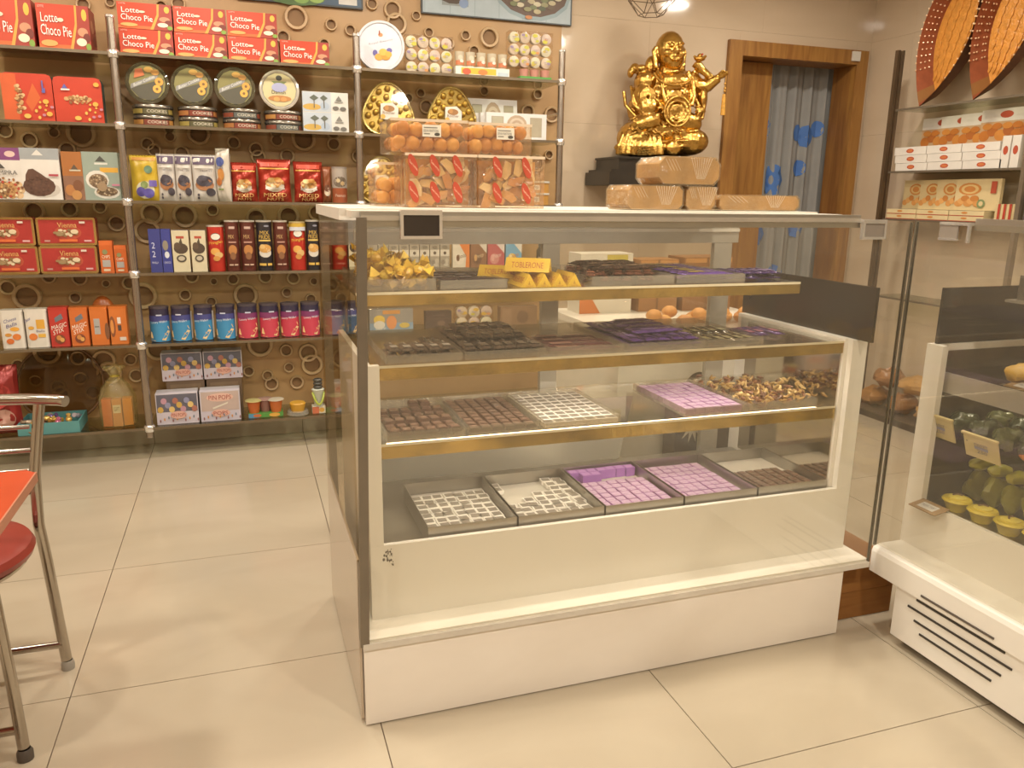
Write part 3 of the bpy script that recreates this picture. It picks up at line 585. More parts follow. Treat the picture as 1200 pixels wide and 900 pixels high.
for i, (a, c, h) in enumerate([(-.936, -.877, .155), (-.872, -.818, .132)]):
    t, w = stand('chip_tube', f'{["taller", "shorter"][i]} orange tube of chips beside the red tins', 'carton', a, c, .970, None, 2.935)
    carton(t, w, h, .05, 'CC5E14', [('r', 0, .86, 1, 1, 'D8661A'), ('r', .15, .18, .75, .4, 'A9A4A0'), ('t', 'CHIPS', .45, .5, .6, .1, 'F0E0C8'), ('e', .4, .65, .2, .08, '8A8A5A'), ('r', .2, .05, .7, .12, 'D8C0A0')])
BLU = [('r', .0, .0, 1, 1, '2E3580'), ('t', '2', .35, .62, .28, .14, 'C9CDE8'), ('t', '2', .35, .42, .28, .14, 'C9CDE8'), ('t', 'VANILLA', .4, .22, .55, .05, 'D0D0E8')]
CRM = [('r', .0, .0, 1, 1, 'CFC3A2'), ('r', .25, .80, .72, .86, 'B04A34'), ('e', .5, .56, .42, .13, '4A3A2C'), ('e', .3, .62, .2, .09, '5A4634'), ('p', [(.4, .7), (.55, .82), (.62, .66)], '4C3E2C'), ('e', .5, .32, .3, .09, '4A4034'), ('e', .5, .32, .2, .055, 'B9AE98')]
tall('dark blue wafer carton at the left end of its row, fourth shelf', -.712, -.655, .212, '2B3178', BLU, .05, .970)
tall('dark blue wafer carton tucked behind the first cream panel', -.655, -.608, .212, '2B3178', [('r', 0, 0, 1, 1, '30388A'), ('e', .4, .62, .3, .12, '8A8070'), ('e', .5, .4, .25, .08, 'D0D4DC'), ('t', 'CHOCO', .5, .22, .7, .05, 'D0D0E8')], .05, .970)
tall('cream chocolate carton with blue edge, left of two on the fourth shelf', -.606, -.524, .206, '2E3580', CRM, .05, .970)
tall('cream chocolate carton with blue edge beside the red chip can', -.518, -.444, .206, '2E3580', CRM, .05, .970)
PRG = [('p', [(.2, 1), (.3, .62), (.52, .24), (.74, .6), (.8, 1)], 'CE5A26'), ('e', .5, .78, .22, .085, '2A2320'), ('e', .5, .78, .2, .072, 'E6DED2'), ('t', 'Pringles', .5, .64, .62, .085, 'E8C23A', .05), ('e', .45, .44, .2, .08, 'E0A44A'), ('e', .6, .36, .18, .07, 'D8B06A'), ('e', .5, .28, .14, .06, 'C98A3A')]
BRN = [('r', .35, .86, .66, .91, 'C9A89A'), ('t', 'MIX', .45, .70, .3, .08, 'C9A068'), ('r', .3, .57, .7, .60, 'B98A78'), ('e', .5, .42, .22, .11, 'B97A3A'), ('e', .5, .3, .14, .08, '8A5A34'), ('r', .28, .1, .5, .13, 'C9A890'), ('r', .55, .1, .72, .13, 'C9A890')]
BLK = [('t', 'MIX', .5, .78, .44, .08, 'D9B04A'), ('t', 'PRIDE', .5, .69, .56, .08, 'D9B04A'), ('r', .2, .60, .8, .635, 'D9B85A'), ('e', .5, .36, .3, .10, 'D5CDC0'), ('e', .5, .45, .3, .09, 'D09A4A'), ('e', .38, .49, .12, .05, 'E0B870'), ('r', .2, .09, .52, .14, 'D9B04A'), ('r', .58, .09, .8, .14, 'D9B04A'), ('e', .6, .92, .12, .02, '8A8894')]
rowc = [('p', -.440, -.356, .23, 'red chip can beside the cream cartons'), ('n', -.354, -.283, .255, 'brown nut can, leftmost of the brown pair'), ('n', -.281, -.204, .255, 'brown nut can, right one of the brown pair'), ('k', -.199, -.120, .255, 'black nut can with gold lettering between two brown cans'), ('n', -.115, -.042, .255, 'brown nut can left of the yellow-lidded chip can'), ('y', -.033, .049, .25, 'red chip can with a yellow lid, fourth shelf'), ('k', .051, .121, .258, 'black nut can right of the yellow-lidded chip can'), ('n', .124, .178, .258, 'narrow brown nut can seen at the display case edge'), ('p', .182, .267, .232, 'red chip can seen through the glass side of the display case')]
for kd, a, c, h, lab in rowc:
    if kd in 'py': can(lab, a, c, .970, h, 'BE2414', PRG + ([('r', 0, .9, 1, 1, 'C9A32E'), ('r', .1, .84, .9, .92, 'D0D2DA')] if kd == 'y' else []), 'D9C48A' if kd == 'y' else 'D8C8B8', 'chip_can')
    elif kd == 'n': can(lab, a, c, .970, h, '5C2318', BRN, 'D5CEC4', 'nut_can')
    else: can(lab, a, c, .970, h, '26222A', BLK, 'D5CEC4', 'nut_can')
tall('cream chocolate carton seen through the glass side of the display case', .268, .326, .206, '8A8AA0', CRM, .05, .970)
# right bay, seen through the display case
for i in range(8):
    x0 = .372+.0575*i
    t, w = stand('spice_box', f'small grey and white box with yellow lid behind the display case, {nth(i,8)}', 'carton', x0, x0+.0535, .970, 'row of small grey boxes behind the case', 2.935)
    carton(t, w, .15, .05, 'A39A8C', [('r', 0, .88, 1, 1, 'CDAA38'), ('r', .02, .42, .98, .66, 'D8D0C4'), ('e', .5, .54, .16, .06, '5A4A40'), ('e', .3, .2, .22, .09, '8A8074'), ('e', .7, .25, .2, .1, 'BDB4A6'), ('e', .5, .76, .3, .06, '7E766A'), ('e', .6, .1, .25, .06, 'C4BAAC')] if i else [('r', 0, .88, 1, 1, 'CDAA38'), ('r', 0, .2, 1, .6, 'C08A30'), ('e', .5, .45, .2, .1, '5A4A40')])
for i, (a, c, base, o1) in enumerate([(.845, .945, 'DCD4C6', 'D9781E'), (.949, 1.046, '8A5E40', 'D5CCC0'), (1.05, 1.152, 'B9545A', 'D8CCC8'), (1.158, 1.257, '6FA9CF', 'DCD6CC')]):
    cn = ['white and orange', 'brown', 'pink', 'light blue'][i]
    tall(f'{cn} chocolate box in the row of four behind the display case', a, c, .152, base, [('p', [(.25, 1), (1, 1), (1, .0), (.75, 0), (.8, .4)], o1) if i == 0 else ('p', [(.3, 1), (1, 1), (1, .5)], o1), ('e', .4, .3, .28, .2, ['E8DED0', '6A4630', 'D08A84', 'E0C06A'][i]), ('t', 'Choco', .5, .42, .6, .16, ['5A3A28', 'E0C8A0', 'E8D0C8', 'B0552A'][i], .1), ('e', .3, .34, .1, .12, ['6A4428', 'C99A60', 'E0A8A0', 'F0DCA0'][i])], .03, .970, name='chocolate_box')
t = thing('glass_jar', 'dark glass jar with a lid at the right end of the fourth shelf', 'jar', (1.405, 2.98, .970))
part('jar_body', MB().lathe([(.001, 0), (.036, 0), (.038, .01), (.038, .085), (.024, .11), (.001, .11)], mat('4A4438', .12, 0, .1), 18), t)
part('jar_lid', MB().lathe([(.001, .11), (.028, .11), (.028, .135), (.001, .137)], mat('5E5A50', .35), 18), t)
part('jar_label', gfx(MB(), [('r', 0, 0, 1, 1, '2E2822'), ('r', .1, .6, .9, .8, 'B9B09C')], round_(.0382, .05, .012), 6), t)

# ---------------------------------------------------------------- fifth shelf: tubs and wafer tins
CB = [('t', 'Cheese', .45, .80, .6, .1, '4A4A8A', .1), ('t', 'Balls', .5, .66, .5, .1, '4A4A8A', .1), ('e', .62, .54, .22, .06, 'E0A030'), ('e', .3, .38, .16, .05, 'C98A2E'), ('e', .68, .32, .2, .09, 'D9782A'), ('e', .36, .2, .18, .08, 'D06A24')]
CB2 = [('t', 'Cheese', .1, .78, .3, .1, '4A4A8A', .1), ('r', .5, .52, .9, .78, 'D9A02E'), ('e', .25, .55, .14, .05, 'D9A030'), ('e', .3, .3, .2, .1, 'D9782A'), ('r', .55, .28, .9, .38, 'D9A83A'), ('t', 'Balls', .68, .46, .4, .06, '6A6A8A')]
def tub(label, x0, x1, h, base, S, d=.07, group=None):
    t, w = stand('snack_tub', label, 'tub', x0, x1, .612, group, 2.93); r = .014
    def rr(s, e=0): return [(-w/2*s+r, e), (w/2*s-r, e), (w/2*s-.003, e+.004), (w/2*s, e+r), (w/2*s, d-r), (w/2*s-.004, d-.004), (w/2*s-r, d), (-w/2*s+r, d), (-w/2*s+.004, d-.004), (-w/2*s, d-r), (-w/2*s, e+r), (-w/2*s+.003, e+.004)]
    part('tub_body', MB().prism(rr(.97), 0, h-.012, mat(base, .3), 'z'), t, smooth=False)
    part('tub_lid', MB().prism(rr(1.0), h-.012, h, mat(base, .3, 0, .04), 'z'), t, smooth=False)
    part('front_print', gfx(MB(), S, flat(w*.9, h-.012, 0)), t, smooth=False)
tub('white cheese ball tub cut off by the picture edge, fifth shelf', -1.402, -1.300, .185, 'D8D0C4', CB)
tub('white cheese ball tub beside the red stick tub', -1.297, -1.196, .187, 'D8D0C4', CB2)
MS = lambda c: [('r', 0, 0, 1, 1, c), ('p', [(.3, .78), (.7, .9), (.78, .76), (.34, .66)], '6A707A'), ('t', 'MAGIC', .52, .56, .84, .12, 'F3E8D8', .1), ('t', 'STIX', .46, .42, .6, .12, 'F3E8D8', .1), ('e', .5, .2, .3, .13, '7A3A22'), ('e', .45, .24, .14, .07, 'C9823A'), ('e', .62, .18, .12, .06, 'D9A050')]
tub('red pretzel stick tub with white lettering, fifth shelf', -1.194, -1.106, .193, 'B8281A', MS('B8281A'))
tub('orange pretzel stick tub with white lettering, fifth shelf', -1.104, -1.018, .19, 'C9641A', MS('C9641A'))
tub('orange tub turned to show its grey table, fifth shelf', -1.014, -.930, .19, 'CC6A18', [('r', 0, 0, 1, 1, 'CC6A18'), ('r', .2, .3, .55, .74, 'A8A4A0'), ('e', .95, .38, .14, .24, '7A4A2A'), ('r', .24, .5, .5, .53, '6A6660')])
tub('orange tub turned to show its back panel beside the post', -.928, -.842, .19, 'CC6A18', [('r', 0, 0, 1, 1, 'CF6E1A'), ('e', .15, .5, .18, .3, '8A4A22'), ('e', .13, .5, .1, .2, 'D98A3A'), ('r', .46, .58, .66, .76, 'E4D8CC'), ('r', .46, .38, .66, .54, '4A3A34'), ('r', .52, .1, .9, .2, 'D5CABE')])
t = thing('snack_bag', 'small orange bag lying behind the orange stick tubs', 'bag', (-.965, 3.06, .612)); part('bag_body', MB().ball((0, 0, .115), (.062, .035, .115), mat('B8601A', .3), 14, 10), t)
def wafer(label, x0, x1, c2, ang=0.0, h=.182, group='wafer tins on the fifth shelf'):
    can(label, x0, x1, .612, h, '2B2440', [('r', -.05, .0, 1.05, .66, c2), ('r', -.05, .62, 1.05, .8, '3A3F80' if c2 < 'A' else '7A2A60'), ('t', 'Luxury Wafers', .5, .60, .66, .09, 'DCE4F0', .04), ('p', [(.08, .12), (.2, .1), (.92, .36), (.86, .47), (.12, .30)], 'D9B070'), ('p', [(.12, .05), (.3, .02), (.78, .19), (.7, .26)], 'C99A58'), ('p', [(.56, .06), (.7, .03), (.94, .30), (.82, .34)], 'E0BE86'), ('r', .42, .80, .62, .84, 'C0C4D8'), ('r', 1.02, .05, 1.16, .9, 'CFC8C0')], '4A4048', 'wafer_tin', group, None, .012, a0=ang)
for i, (a, c) in enumerate([(-.745, -.650), (-.642, -.546), (-.533, -.440), (-.426, -.330)]): wafer(f'blue wafer tin left of the pink ones, {nth(i,4)} of four', a, c, '2F86B5', [0, -.25, -.35, -.3][i])
for i, (a, c) in enumerate([(-.319, -.218), (-.209, -.110), (-.100, -.003), (.005, .104)]): wafer(f'pink wafer tin on the fifth shelf, {nth(i,4)}', a, c, 'C03048', [.0, .2, -.2, .1][i])
wafer('blue wafer tin seen through the glass side of the display case', .135, .245, '2F86B5', -.2)
wafer('dark wafer tin at the case edge, right of the blue one behind glass', .256, .322, '2A4A70', -.5)
# right bay
t, w = stand('egg_carton', 'blue and grey carton of surprise eggs behind the case, fifth shelf', 'carton', .372, .616, .612, None, 2.94)
carton(t, w, .13, .06, '8E8A86', [('r', 0, 0, 1, .42, '7E9CB8'), ('r', .3, .8, .7, .96, 'C98A34'), ('e', .22, .56, .13, .2, 'D9B83A'), ('e', .22, .34, .13, .18, 'D8D4CC'), ('e', .5, .44, .12, .3, 'D98A4A'), ('e', .8, .3, .12, .12, 'C9B04A'), ('t', 'JOY', .25, .16, .26, .14, 'E8E4DC')])
tall('dark brown chocolate carton behind the case, fifth shelf', .685, .838, .112, '46332C', [('r', .05, .6, .95, .63, '6A5040'), ('e', .6, .4, .16, .14, '6E5444'), ('t', 'DARK', .5, .8, .5, .1, '7A6050')], .05, .612)
eggpack('pack of blue and yellow egg cups behind the case, fifth shelf', .872, 1.095, .612, 2, 3, .128, 'D9B83A')
tall('plain brown carton behind the case, fifth shelf', 1.13, 1.36, .125, '8A6A4A', [('e', .6, .5, .16, .3, '6E5238'), ('r', .05, .1, .3, .9, '957556')], .06, .612)

# ---------------------------------------------------------------- bottom shelf
bag('tall red glittery gift bag at the left edge of the bottom shelf', -1.55, -1.365, .175, .345, '8E1A18', [('e', .6, .25, .3, .14, 'B98A7A'), ('e', .5, .6, .35, .2, 'A52420')], .1, 2.93, wr=1.4, seed=44, foil=.3)
t = thing('clear_platter', 'round clear platter with brown rim leaning on the wall behind the turquoise tray', 'platter', (-1.22, 3.13, .176), rot=(-.16, 0, 0))
part('platter_disc', MB().lathe([(.001, .012), (.2, .012), (.205, .0), (.19, -.008), (.001, 0)], glass('D8CDB8', 1, .1, 1.5, 0, .1, '8A6A40'), 36, (0, 0, .2), 'y'), t)
part('platter_rim', MB().tube([(.203*math.cos(2*PI*k/40), 0, .2+.203*math.sin(2*PI*k/40)) for k in range(40)], .007, mat('6E4A26', .6), 6, True), t)
t = thing('sweet_tray', 'turquoise cardboard tray of wrapped sweets on the bottom shelf', 'tray', (-1.242, 2.9, .1755)); TQ = mat('4F8F90', .6)
part('tray_body', MB().box(-.137, .137, 0, .006, 0, .058, TQ).box(-.137, .137, .214, .22, 0, .058, TQ).box(-.137, -.131, .006, .214, 0, .058, TQ).box(.131, .137, .006, .214, 0, .058, TQ).box(-.131, .131, .006, .214, 0, .006, TQ), t, smooth=False)
for i in range(22):
    hh = ['C9A04A', 'C96A8A', 'B9B0C0', '8A6AA8', 'C98A4A', 'B5A088', 'D8B860'][i % 7]
    x, y = -.11+.22*random.random(), .03+.16*random.random()
    tag(part('wrapped_sweet', MB().ball((0, 0, 0), (.022, .016, .014), mat(hh, .2, .4), 8, 6).tube([(-.036, 0, 0), (-.02, 0, 0)], [.013, .004], mat(hh, .2, .4), 6).tube([(.02, 0, 0), (.036, 0, 0)], [.004, .013], mat(hh, .2, .4), 6), None, (-1.242+x, 2.9+y, .198+.011*(i//6)), (random.uniform(-.4, .4), random.uniform(-.5, .5), random.random()*6)), 'shiny wrapped sweet heaped in the turquoise tray', 'sweet', 'sweets in the turquoise tray')
t = thing('gift_pouch', 'clear yellow gift pouch tied at the neck with orange tubs inside', 'gift bag', (-.935, 2.985, .1755))
FY = glass('F6F0D4', 1.0, .12, 1.6, .9, .16, 'D6C890')
def pouch(a, r, h, k): return ((r*(1+.07*math.sin(9*a)*k))*math.cos(a), (r*.8*(1+.07*math.sin(9*a)*k))*math.sin(a), h)
prof = [(.07, 0), (.086, .01), (.09, .08), (.088, .15), (.07, .20), (.035, .245), (.02, .262), (.034, .285), (.052, .31), (.044, .318)]
part('clear_film', MB().grid(lambda u, v: pouch(2*PI*u, *[prof[min(int(v*9+1e-6), 8)][q]+(prof[min(int(v*9+1e-6), 8)+1][q]-prof[min(int(v*9+1e-6), 8)][q])*(v*9-min(int(v*9+1e-6), 8)) for q in (0, 1)], .3+v), 36, 27, FY), t)
part('tie', MB().tube([(.021*math.cos(2*PI*k/14), .018*math.sin(2*PI*k/14), .262) for k in range(14)], .004, mat('B8A23A', .3, .5), 6, True), t)
for i, (x, y, hh) in enumerate([(-.048, -.01, 'CC6A34'), (.0, -.02, 'C98A5A'), (.048, -.005, 'D98A1E')]):
    o = part('orange_tub', MB().box(x-.022, x+.022, y-.02, y+.03, .002, .145, mat(hh, .35)), t, smooth=False)
    if i == 1: part('tub_label', gfx(MB(), [('r', .1, .5, .9, .8, 'D8CFC4'), ('t', 'GIFT', .5, .65, .6, .15, '6A5A50')], flat(.044, .143, y-.02, x-.022, .002)), o, smooth=False)
POP = [('r', 0, 0, 1, .36, 'C9C0CC'), ('r', .02, .40, .98, .97, '5E5C6A')] + [('e', .1+.09*i, .62+.14*((i*5) % 3-1), .07, .10, ['C9A24A', 'B98A9A', '8A8AA8', 'D8B870', 'A86A5A'][i % 5]) for i in range(10)] + [('e', .08+.1*i, .12+.05*(i % 3), .018, .05, ['8A5A5A', 'C98A3A', '6A7A8A'][i % 3]) for i in range(10)] + [('e', .52, .3, .2, .13, 'D8A898'), ('t', 'PIN POPS', .52, .3, .34, .12, '9A3A34')]
POP2 = [('r', 0, .0, 1, .32, 'C5BDCB'), ('r', .03, .34, .97, .97, 'B9A49C'), ('e', .5, .78, .34, .14, 'D8B0A0'), ('t', 'PIN POPS', .5, .78, .56, .15, '9A3A34'), ('p', [(.3, .45), (.7, .62), (.68, .56), (.32, .40)], 'D8D0C0'), ('e', .5, .26, .24, .13, 'D8A898'), ('t', 'POPS', .5, .26, .36, .12, '9A3A34')] + [('e', .08+.1*i, .1+.05*(i % 3), .018, .05, ['8A5A5A', 'C98A3A', '6A7A8A'][i % 3]) for i in range(10)]
for i, (a, c, z, S, y, lab) in enumerate([(-.748, -.544, .175, POP, 2.925, 'lollipop display carton with open window, left on the bottom shelf'), (-.534, -.334, .175, POP2, 2.925, 'lollipop display carton with closed pink lid, bottom shelf'), (-.715, -.515, .383, POP, 3.03, 'lollipop display carton in the back row, upper left'), (-.508, -.312, .383, POP, 3.03, 'lollipop display carton in the back row, upper right'), (.135, .33, .175, POP2, 2.94, 'lollipop display carton seen through the glass side of the case')]):
    t, w = stand('lollipop_carton', lab, 'carton', a, c, z, 'lollipop display cartons', y); carton(t, w, .165 if z < .3 else .15, .1, 'C9C2CC', S)
for i, (a, c) in enumerate([(-.70, -.51), (-.50, -.32)]):
    t, w = stand('plain_carton', f'plain dark carton carrying the back row of lollipop cartons, {["left", "right"][i]} one', 'carton', a, c, .175, None, 3.035); carton(t, w, .207, .1, '6A5440', [('r', .1, .75, .9, .9, '7A644C'), ('r', .2, .1, .5, .3, '5A4634')])
t = thing('yogurt_tray', 'green tray with two orange cups and a pink cup, bottom shelf', 'cup pack', (-.205, 2.95, .1755))
part('card_tray', MB().box(-.09, .09, -.02, .06, 0, .022, '4E8F3A'), t, smooth=False)
part('tray_print', gfx(MB(), [('r', 0, 0, .3, 1, '4A8AB0'), ('e', .25, .5, .12, .4, 'C96A34'), ('e', .75, .5, .16, .5, 'D9A23A')], flat(.18, .022, -.02)), t, smooth=False)
for x, y, hh, ht in [(-.06, .012, 'C9641E', 'C9BE7A'), (.055, .008, 'CC6A26', 'CFC6B0'), (0, .035, '9A6A60', 'B08A80')]:
    o = part('cup', MB().lathe([(.001, .022), (.026, .022), (.036, .088), (.001, .088)], mat(hh, .35), 16), t, (x, y, 0)); part('foil_lid', MB().lathe([(.001, .088), (.045, .088), (.044, .092), (.001, .096)], mat(ht, .3, .2), 12), o)
t = thing('jelly_cup', 'yellow jelly cup in clear packaging on the bottom shelf', 'cup', (-.035, 2.955, .1755))
part('cup', MB().lathe([(.001, .012), (.034, .012), (.044, .06), (.04, .066), (.001, .066)], mat('D09A1E', .3), 16), t); part('clear_tray', MB().lathe([(.001, 0), (.06, .001), (.056, .02), (.05, .024), (.001, .01)], glass('EDEDE6', 1, .1, 1.5, 0, .25, 'D8D4C8'), 18), t)
t = thing('toy_cup', 'tall white and green toy cup on a printed card, bottom shelf', 'toy', (.078, 2.95, .1755))
part('base_card', MB().box(-.036, .036, -.02, .04, 0, .038, 'D8CFB8'), t, smooth=False); part('card_print', gfx(MB(), [('r', 0, 0, .5, 1, 'D0704A'), ('e', .7, .5, .2, .35, 'D9A23A')], flat(.072, .038, -.02)), t, smooth=False)
part('cup', MB().lathe([(.001, .038), (.022, .038), (.032, .128), (.036, .134), (.03, .138), (.001, .138)], mat('C9CCBE', .3), 16), t)
part('green_band', MB().tube([(.031*math.cos(a), -.01+.031*math.sin(a), .085+.03*math.cos(2*a)) for a in [2*PI*k/20 for k in range(20)]], .006, mat('A8B43A', .4), 6, True), t)
for k in range(3): part('dark_ring', MB().lathe([(.014, 0), (.024, .002), (.026, .01), (.02, .016), (.013, .012)], mat('4A463E', .4), 14), t, (0, 0, .14+.019*k))

# ================================================================ glass display case
def wpart(name, b, t, smooth=False, label=None):            # part given in world coordinates
    M = t.matrix_basis.inverted(); b.xf(M)
    return part(name, b, t, smooth=smooth, label=label)
MARB = marble('E4DACD', 'F0E8DE', .22, 1.8, (1, 1, 2))
WBOX = mat('EEE9E0', .3, 0, .015, 4)
REFL_GOLD = mat('BFA050', .14, .75, .45, 6, .35, 22)  # yellow with brown patches: painted reflections for the glass shelf fronts
case = thing('display_case', 'long white and glass chocolate display case standing in the middle', 'display case', (.75, .80, 0))
wpart('plinth', MB().box(-.038, 1.48, .43, 1.14, .004, .224, MARB), case)
wpart('deck', MB().box(-.04, 1.578, .437, 1.16, .226, .248, WBOX), case)
wpart('side_panel', MB().box(-.047, -.040, .45, 1.16, .012, .47, mat('C6B8A6', .16, .35, .03)), case)
wpart('glass_channel', MB().box(-.04, 1.575, .424, .4365, .2255, .243, mat('D5CDC0', .35)), case)
wpart('front_glass', MB().box(-.03, 1.572, .428, .435, .243, 1.31, FRONTGLASS), case)
wpart('corner_profile', MB().add([(x, y, z) for z, dx in ((.236, 0), (1.318, .024)) for y in (.426, .438) for x in (-.047+dx, -.024+dx)], [(0, 2, 3, 1), (4, 5, 7, 6), (0, 1, 5, 4), (2, 6, 7, 3), (0, 4, 6, 2), (1, 3, 7, 5)], mat('7C7264', .3, .5)), case)
wpart('glass_edge', MB().box(1.572, 1.577, .427, .436, .236, 1.312, mat('6E6656', .2, .2)), case)
wpart('side_glass', MB().box(-.046, -.041, .44, 1.16, .47, 1.306, glass('EFEAE0', .35)), case)
wpart('inner_front_panel', MB().box(.0, 1.56, .53, .545, .248, .462, WBOX), case)
wpart('stile', MB().box(.0, .036, .53, .552, .4625, .95, WBOX), case)
wpart('stile', MB().box(1.505, 1.56, .53, .552, .4625, .95, WBOX), case)
wpart('inner_side', MB().box(.0, .016, .552, 1.10, .25, .95, WBOX), case)
wpart('inner_side', MB().box(1.492, 1.56, .5525, 1.12, .25, .951, WBOX), case)
wpart('mirror_lining', MB().box(1.487, 1.4915, .56, 1.05, .44, .93, mat('C9C2B6', .06, 1.0, .01)), case)
wpart('tray_deck', MB().box(.018, 1.486, .547, 1.09, .418, .43, STEEL), case)
wpart('steel_back', MB().add([(.018, 1.085, .43), (1.0, 1.085, .43), (1.0, 1.0, .69), (.018, 1.0, .69), (.018, 1.09, .43), (1.0, 1.09, .43), (1.0, 1.005, .69), (.018, 1.005, .69)], [(0, 1, 2, 3), (5, 4, 7, 6), (3, 2, 6, 7)], mat('C4C0B2', .25, .6, .05, 6)), case)
wpart('black_panel', MB().box(1.52, 1.53, .475, 1.14, .951, 1.118, mat('231A14', .15)), case)
for nm, x0, x1, y0, y1, z in [('glass_shelf', -.015, 1.30, .555, 1.06, 1.132), ('glass_shelf', .018, 1.486, .555, 1.09, .945), ('glass_shelf', .02, 1.486, .562, 1.03, .734)]:
    o = wpart(nm, MB().box(x0, x1, y0, y1, z-.008, z, GLASS), case)
    h = {1.132: .030, .945: .034, .734: .036}[z]
    g = MB().box(x0, x1, y0-.006, y0-.001, z-h-.004, z-.001, REFL_GOLD)  # strip added to carry the painted reflection below the shelf edge
    g.xf(case.matrix_basis.inverted()); part('reflection_strip', g, o, smooth=False)
    g = MB().box(x0, x1, y0-.007, y0-.0065, z-.006, z+.001, mat('D8CDB0', .25)); g.xf(case.matrix_basis.inverted()); part('edge_trim', g, o, smooth=False)
GREY = mat('A9A294', .4, .25)
wpart('rear_rail', MB().box(-.04, 1.475, 1.135, 1.16, 1.212, 1.306, GREY), case)
wpart('rear_rail_groove', MB().box(-.04, 1.475, 1.130, 1.1345, 1.252, 1.262, mat('C9C1B2', .35)).box(-.04, 1.475, 1.130, 1.1345, 1.285, 1.292, mat('C9C1B2', .35)), case)
for x0, x1 in ((-.04, -.015), (.70, .762), (1.375, 1.45)): wpart('rear_mullion', MB().box(x0, x1, 1.135, 1.158, .25, 1.211, GREY), case)
wpart('rear_glass', MB().box(-.015, .70, 1.144, 1.148, .25, 1.211, GLASS).box(.762, 1.375, 1.144, 1.148, .25, 1.211, GLASS), case)
wpart('top_slab', MB().box(-.047, 1.345, .56, 1.165, 1.308, 1.336, mat('E3DCCF', .35, 0, .02)), case)
wpart('top_edge', MB().prism([(-.047, 1.165), (-.047, .56), (-.025, .456), (1.345, .456), (1.345, .559), (-.03, .559), (-.03, 1.165)][::-1], 1.318, 1.3335, mat('D5CCBC', .3), 'z') if False else MB().box(-.03, 1.345, .456, .559, 1.316, 1.332, mat('D8D0C2', .3)), case)
wpart('front_rail', MB().box(-.012, 1.395, .438, .454, 1.296, 1.331, ALU).box(-.012, 1.395, .434, .4375, 1.311, 1.322, mat('D2CABC', .25, .6)), case)
def clamp(x0, x1, z0, z1, y, name='glass_clamp', dark='2A211D'):
    b = MB(); w = .007
    b.box(x0, x1, y-.012, y+.008, z1-w, z1+.004, CHROME).box(x0, x1, y-.012, y, z0, z0+w, CHROME).box(x0, x0+w, y-.012, y, z0+w, z1-w, CHROME).box(x1-w, x1, y-.012, y, z0+w, z1-w, CHROME)
    o = wpart(name, b, case)
    g = MB().box(x0+w, x1-w, y-.008, y-.001, z0+w, z1-w, mat(dark, .12)); g.xf(case.matrix_basis.inverted()); part('clamp_face', g, o, smooth=False)
clamp(.075, .173, 1.270, 1.331, .428)
clamp(1.388, 1.470, 1.264, 1.315, .428, dark='8A7F74')
# added unseen fill strips brightening the case, behind the front rail and shelf edges
for x0, x1, y, z, w in [(.02, 1.33, .475, 1.311, 2.4), (.06, 1.44, .585, .932, 3.2), (.06, 1.44, .592, .722, 2.6)]:
    o = wpart('fill_strip', MB().box(x0, x1, y-.004, y+.004, z-.004, z+.003, emis('FFE8C8', 6.0)), case)
    ld = bpy.data.lights.new('fill_light', 'AREA'); ld.shape = 'RECTANGLE'; ld.size = x1-x0; ld.size_y = .012; ld.energy = w; ld.color = (1.0, .94, .85)
    lo = bpy.data.objects.new('fill_light', ld); C.objects.link(lo); lo.parent = case; lo.location = Vector(((x0+x1)/2, y, z-.006))-case.location; lo.rotation_euler = (.8, 0, 0)
# paint chip on the white front panel
b = MB(); rnd = random.Random(3)
for i in range(26):
    x = .048+rnd.gauss(0, .006)+.006*(i % 3 == 0); z = .425+rnd.uniform(-.025, .025); r = rnd.uniform(.0008, .003)*(1.4-abs(z-.42)*20)
    r = max(r, .0007); b.add([(x+r*math.cos(a+i), .5296, z+r*1.4*math.sin(a+i)) for a in (0, 1.3, 2.6, 4, 5.2)], [(0, 1, 2, 3, 4)], mat('5A5046', .8))
wpart('paint_chip', b, case)

# ---------------------------------------------------------------- trays
def tray(label, x0, x1, y0, y1, z, h, m, name='steel_tray', th=.002, group=None):
    t = thing(name, label, 'tray', ((x0+x1)/2, y0, z+.0005), group=group); w = x1-x0; d = y1-y0
    part('tray_floor', MB().box(-w/2, w/2, 0, d, 0, th, m), t, smooth=False)
    part('tray_wall', MB().box(-w/2, w/2, 0, th, th, h, m).box(-w/2, w/2, d-th, d, th, h, m).box(-w/2, -w/2+th, th, d-th, th, h, m).box(w/2-th, w/2, th, d-th, th, h, m), t, smooth=False)
    return t
SIL = mat('8F867A', .35, .15, .14, 60); WRP = mat('EDE8DE', .35)
def candy_silver():
    b = MB().box(-.0165, .0165, -.0175, .0175, 0, .012, WRP); b.box(-.0128, .0128, -.0125, .0125, .012, .0126, SIL); return b.mesh('chocolate_square', False)
LIL = mat('A878A8', .4, 0, .1, 30); LIL2 = mat('C0A0BE', .35, 0, .14, 60)
def candy_lilac():
    b = MB().box(-.0155, .0155, -.0155, .0155, 0, .017, LIL); b.box(-.0135, .0135, -.008, .0125, .017, .0176, LIL2).box(-.010, .010, -.0135, -.0105, .017, .0176, mat('DCC9D8', .35)); return b.mesh('chocolate_square', False)
BRC = mat('5C4234', .3, .2, .2, 40)
def candy_brown():
    b = MB(); b.prism([(-.015, 0), (.015, 0), (.0165, .006), (.012, .013), (-.012, .013), (-.0165, .006)], -.016, .016, BRC, 'y'); b.box(-.009, .009, -.010, .010, .013, .0136, mat('86695A', .25, .2, .25, 60)); return b.mesh('chocolate_piece', False)
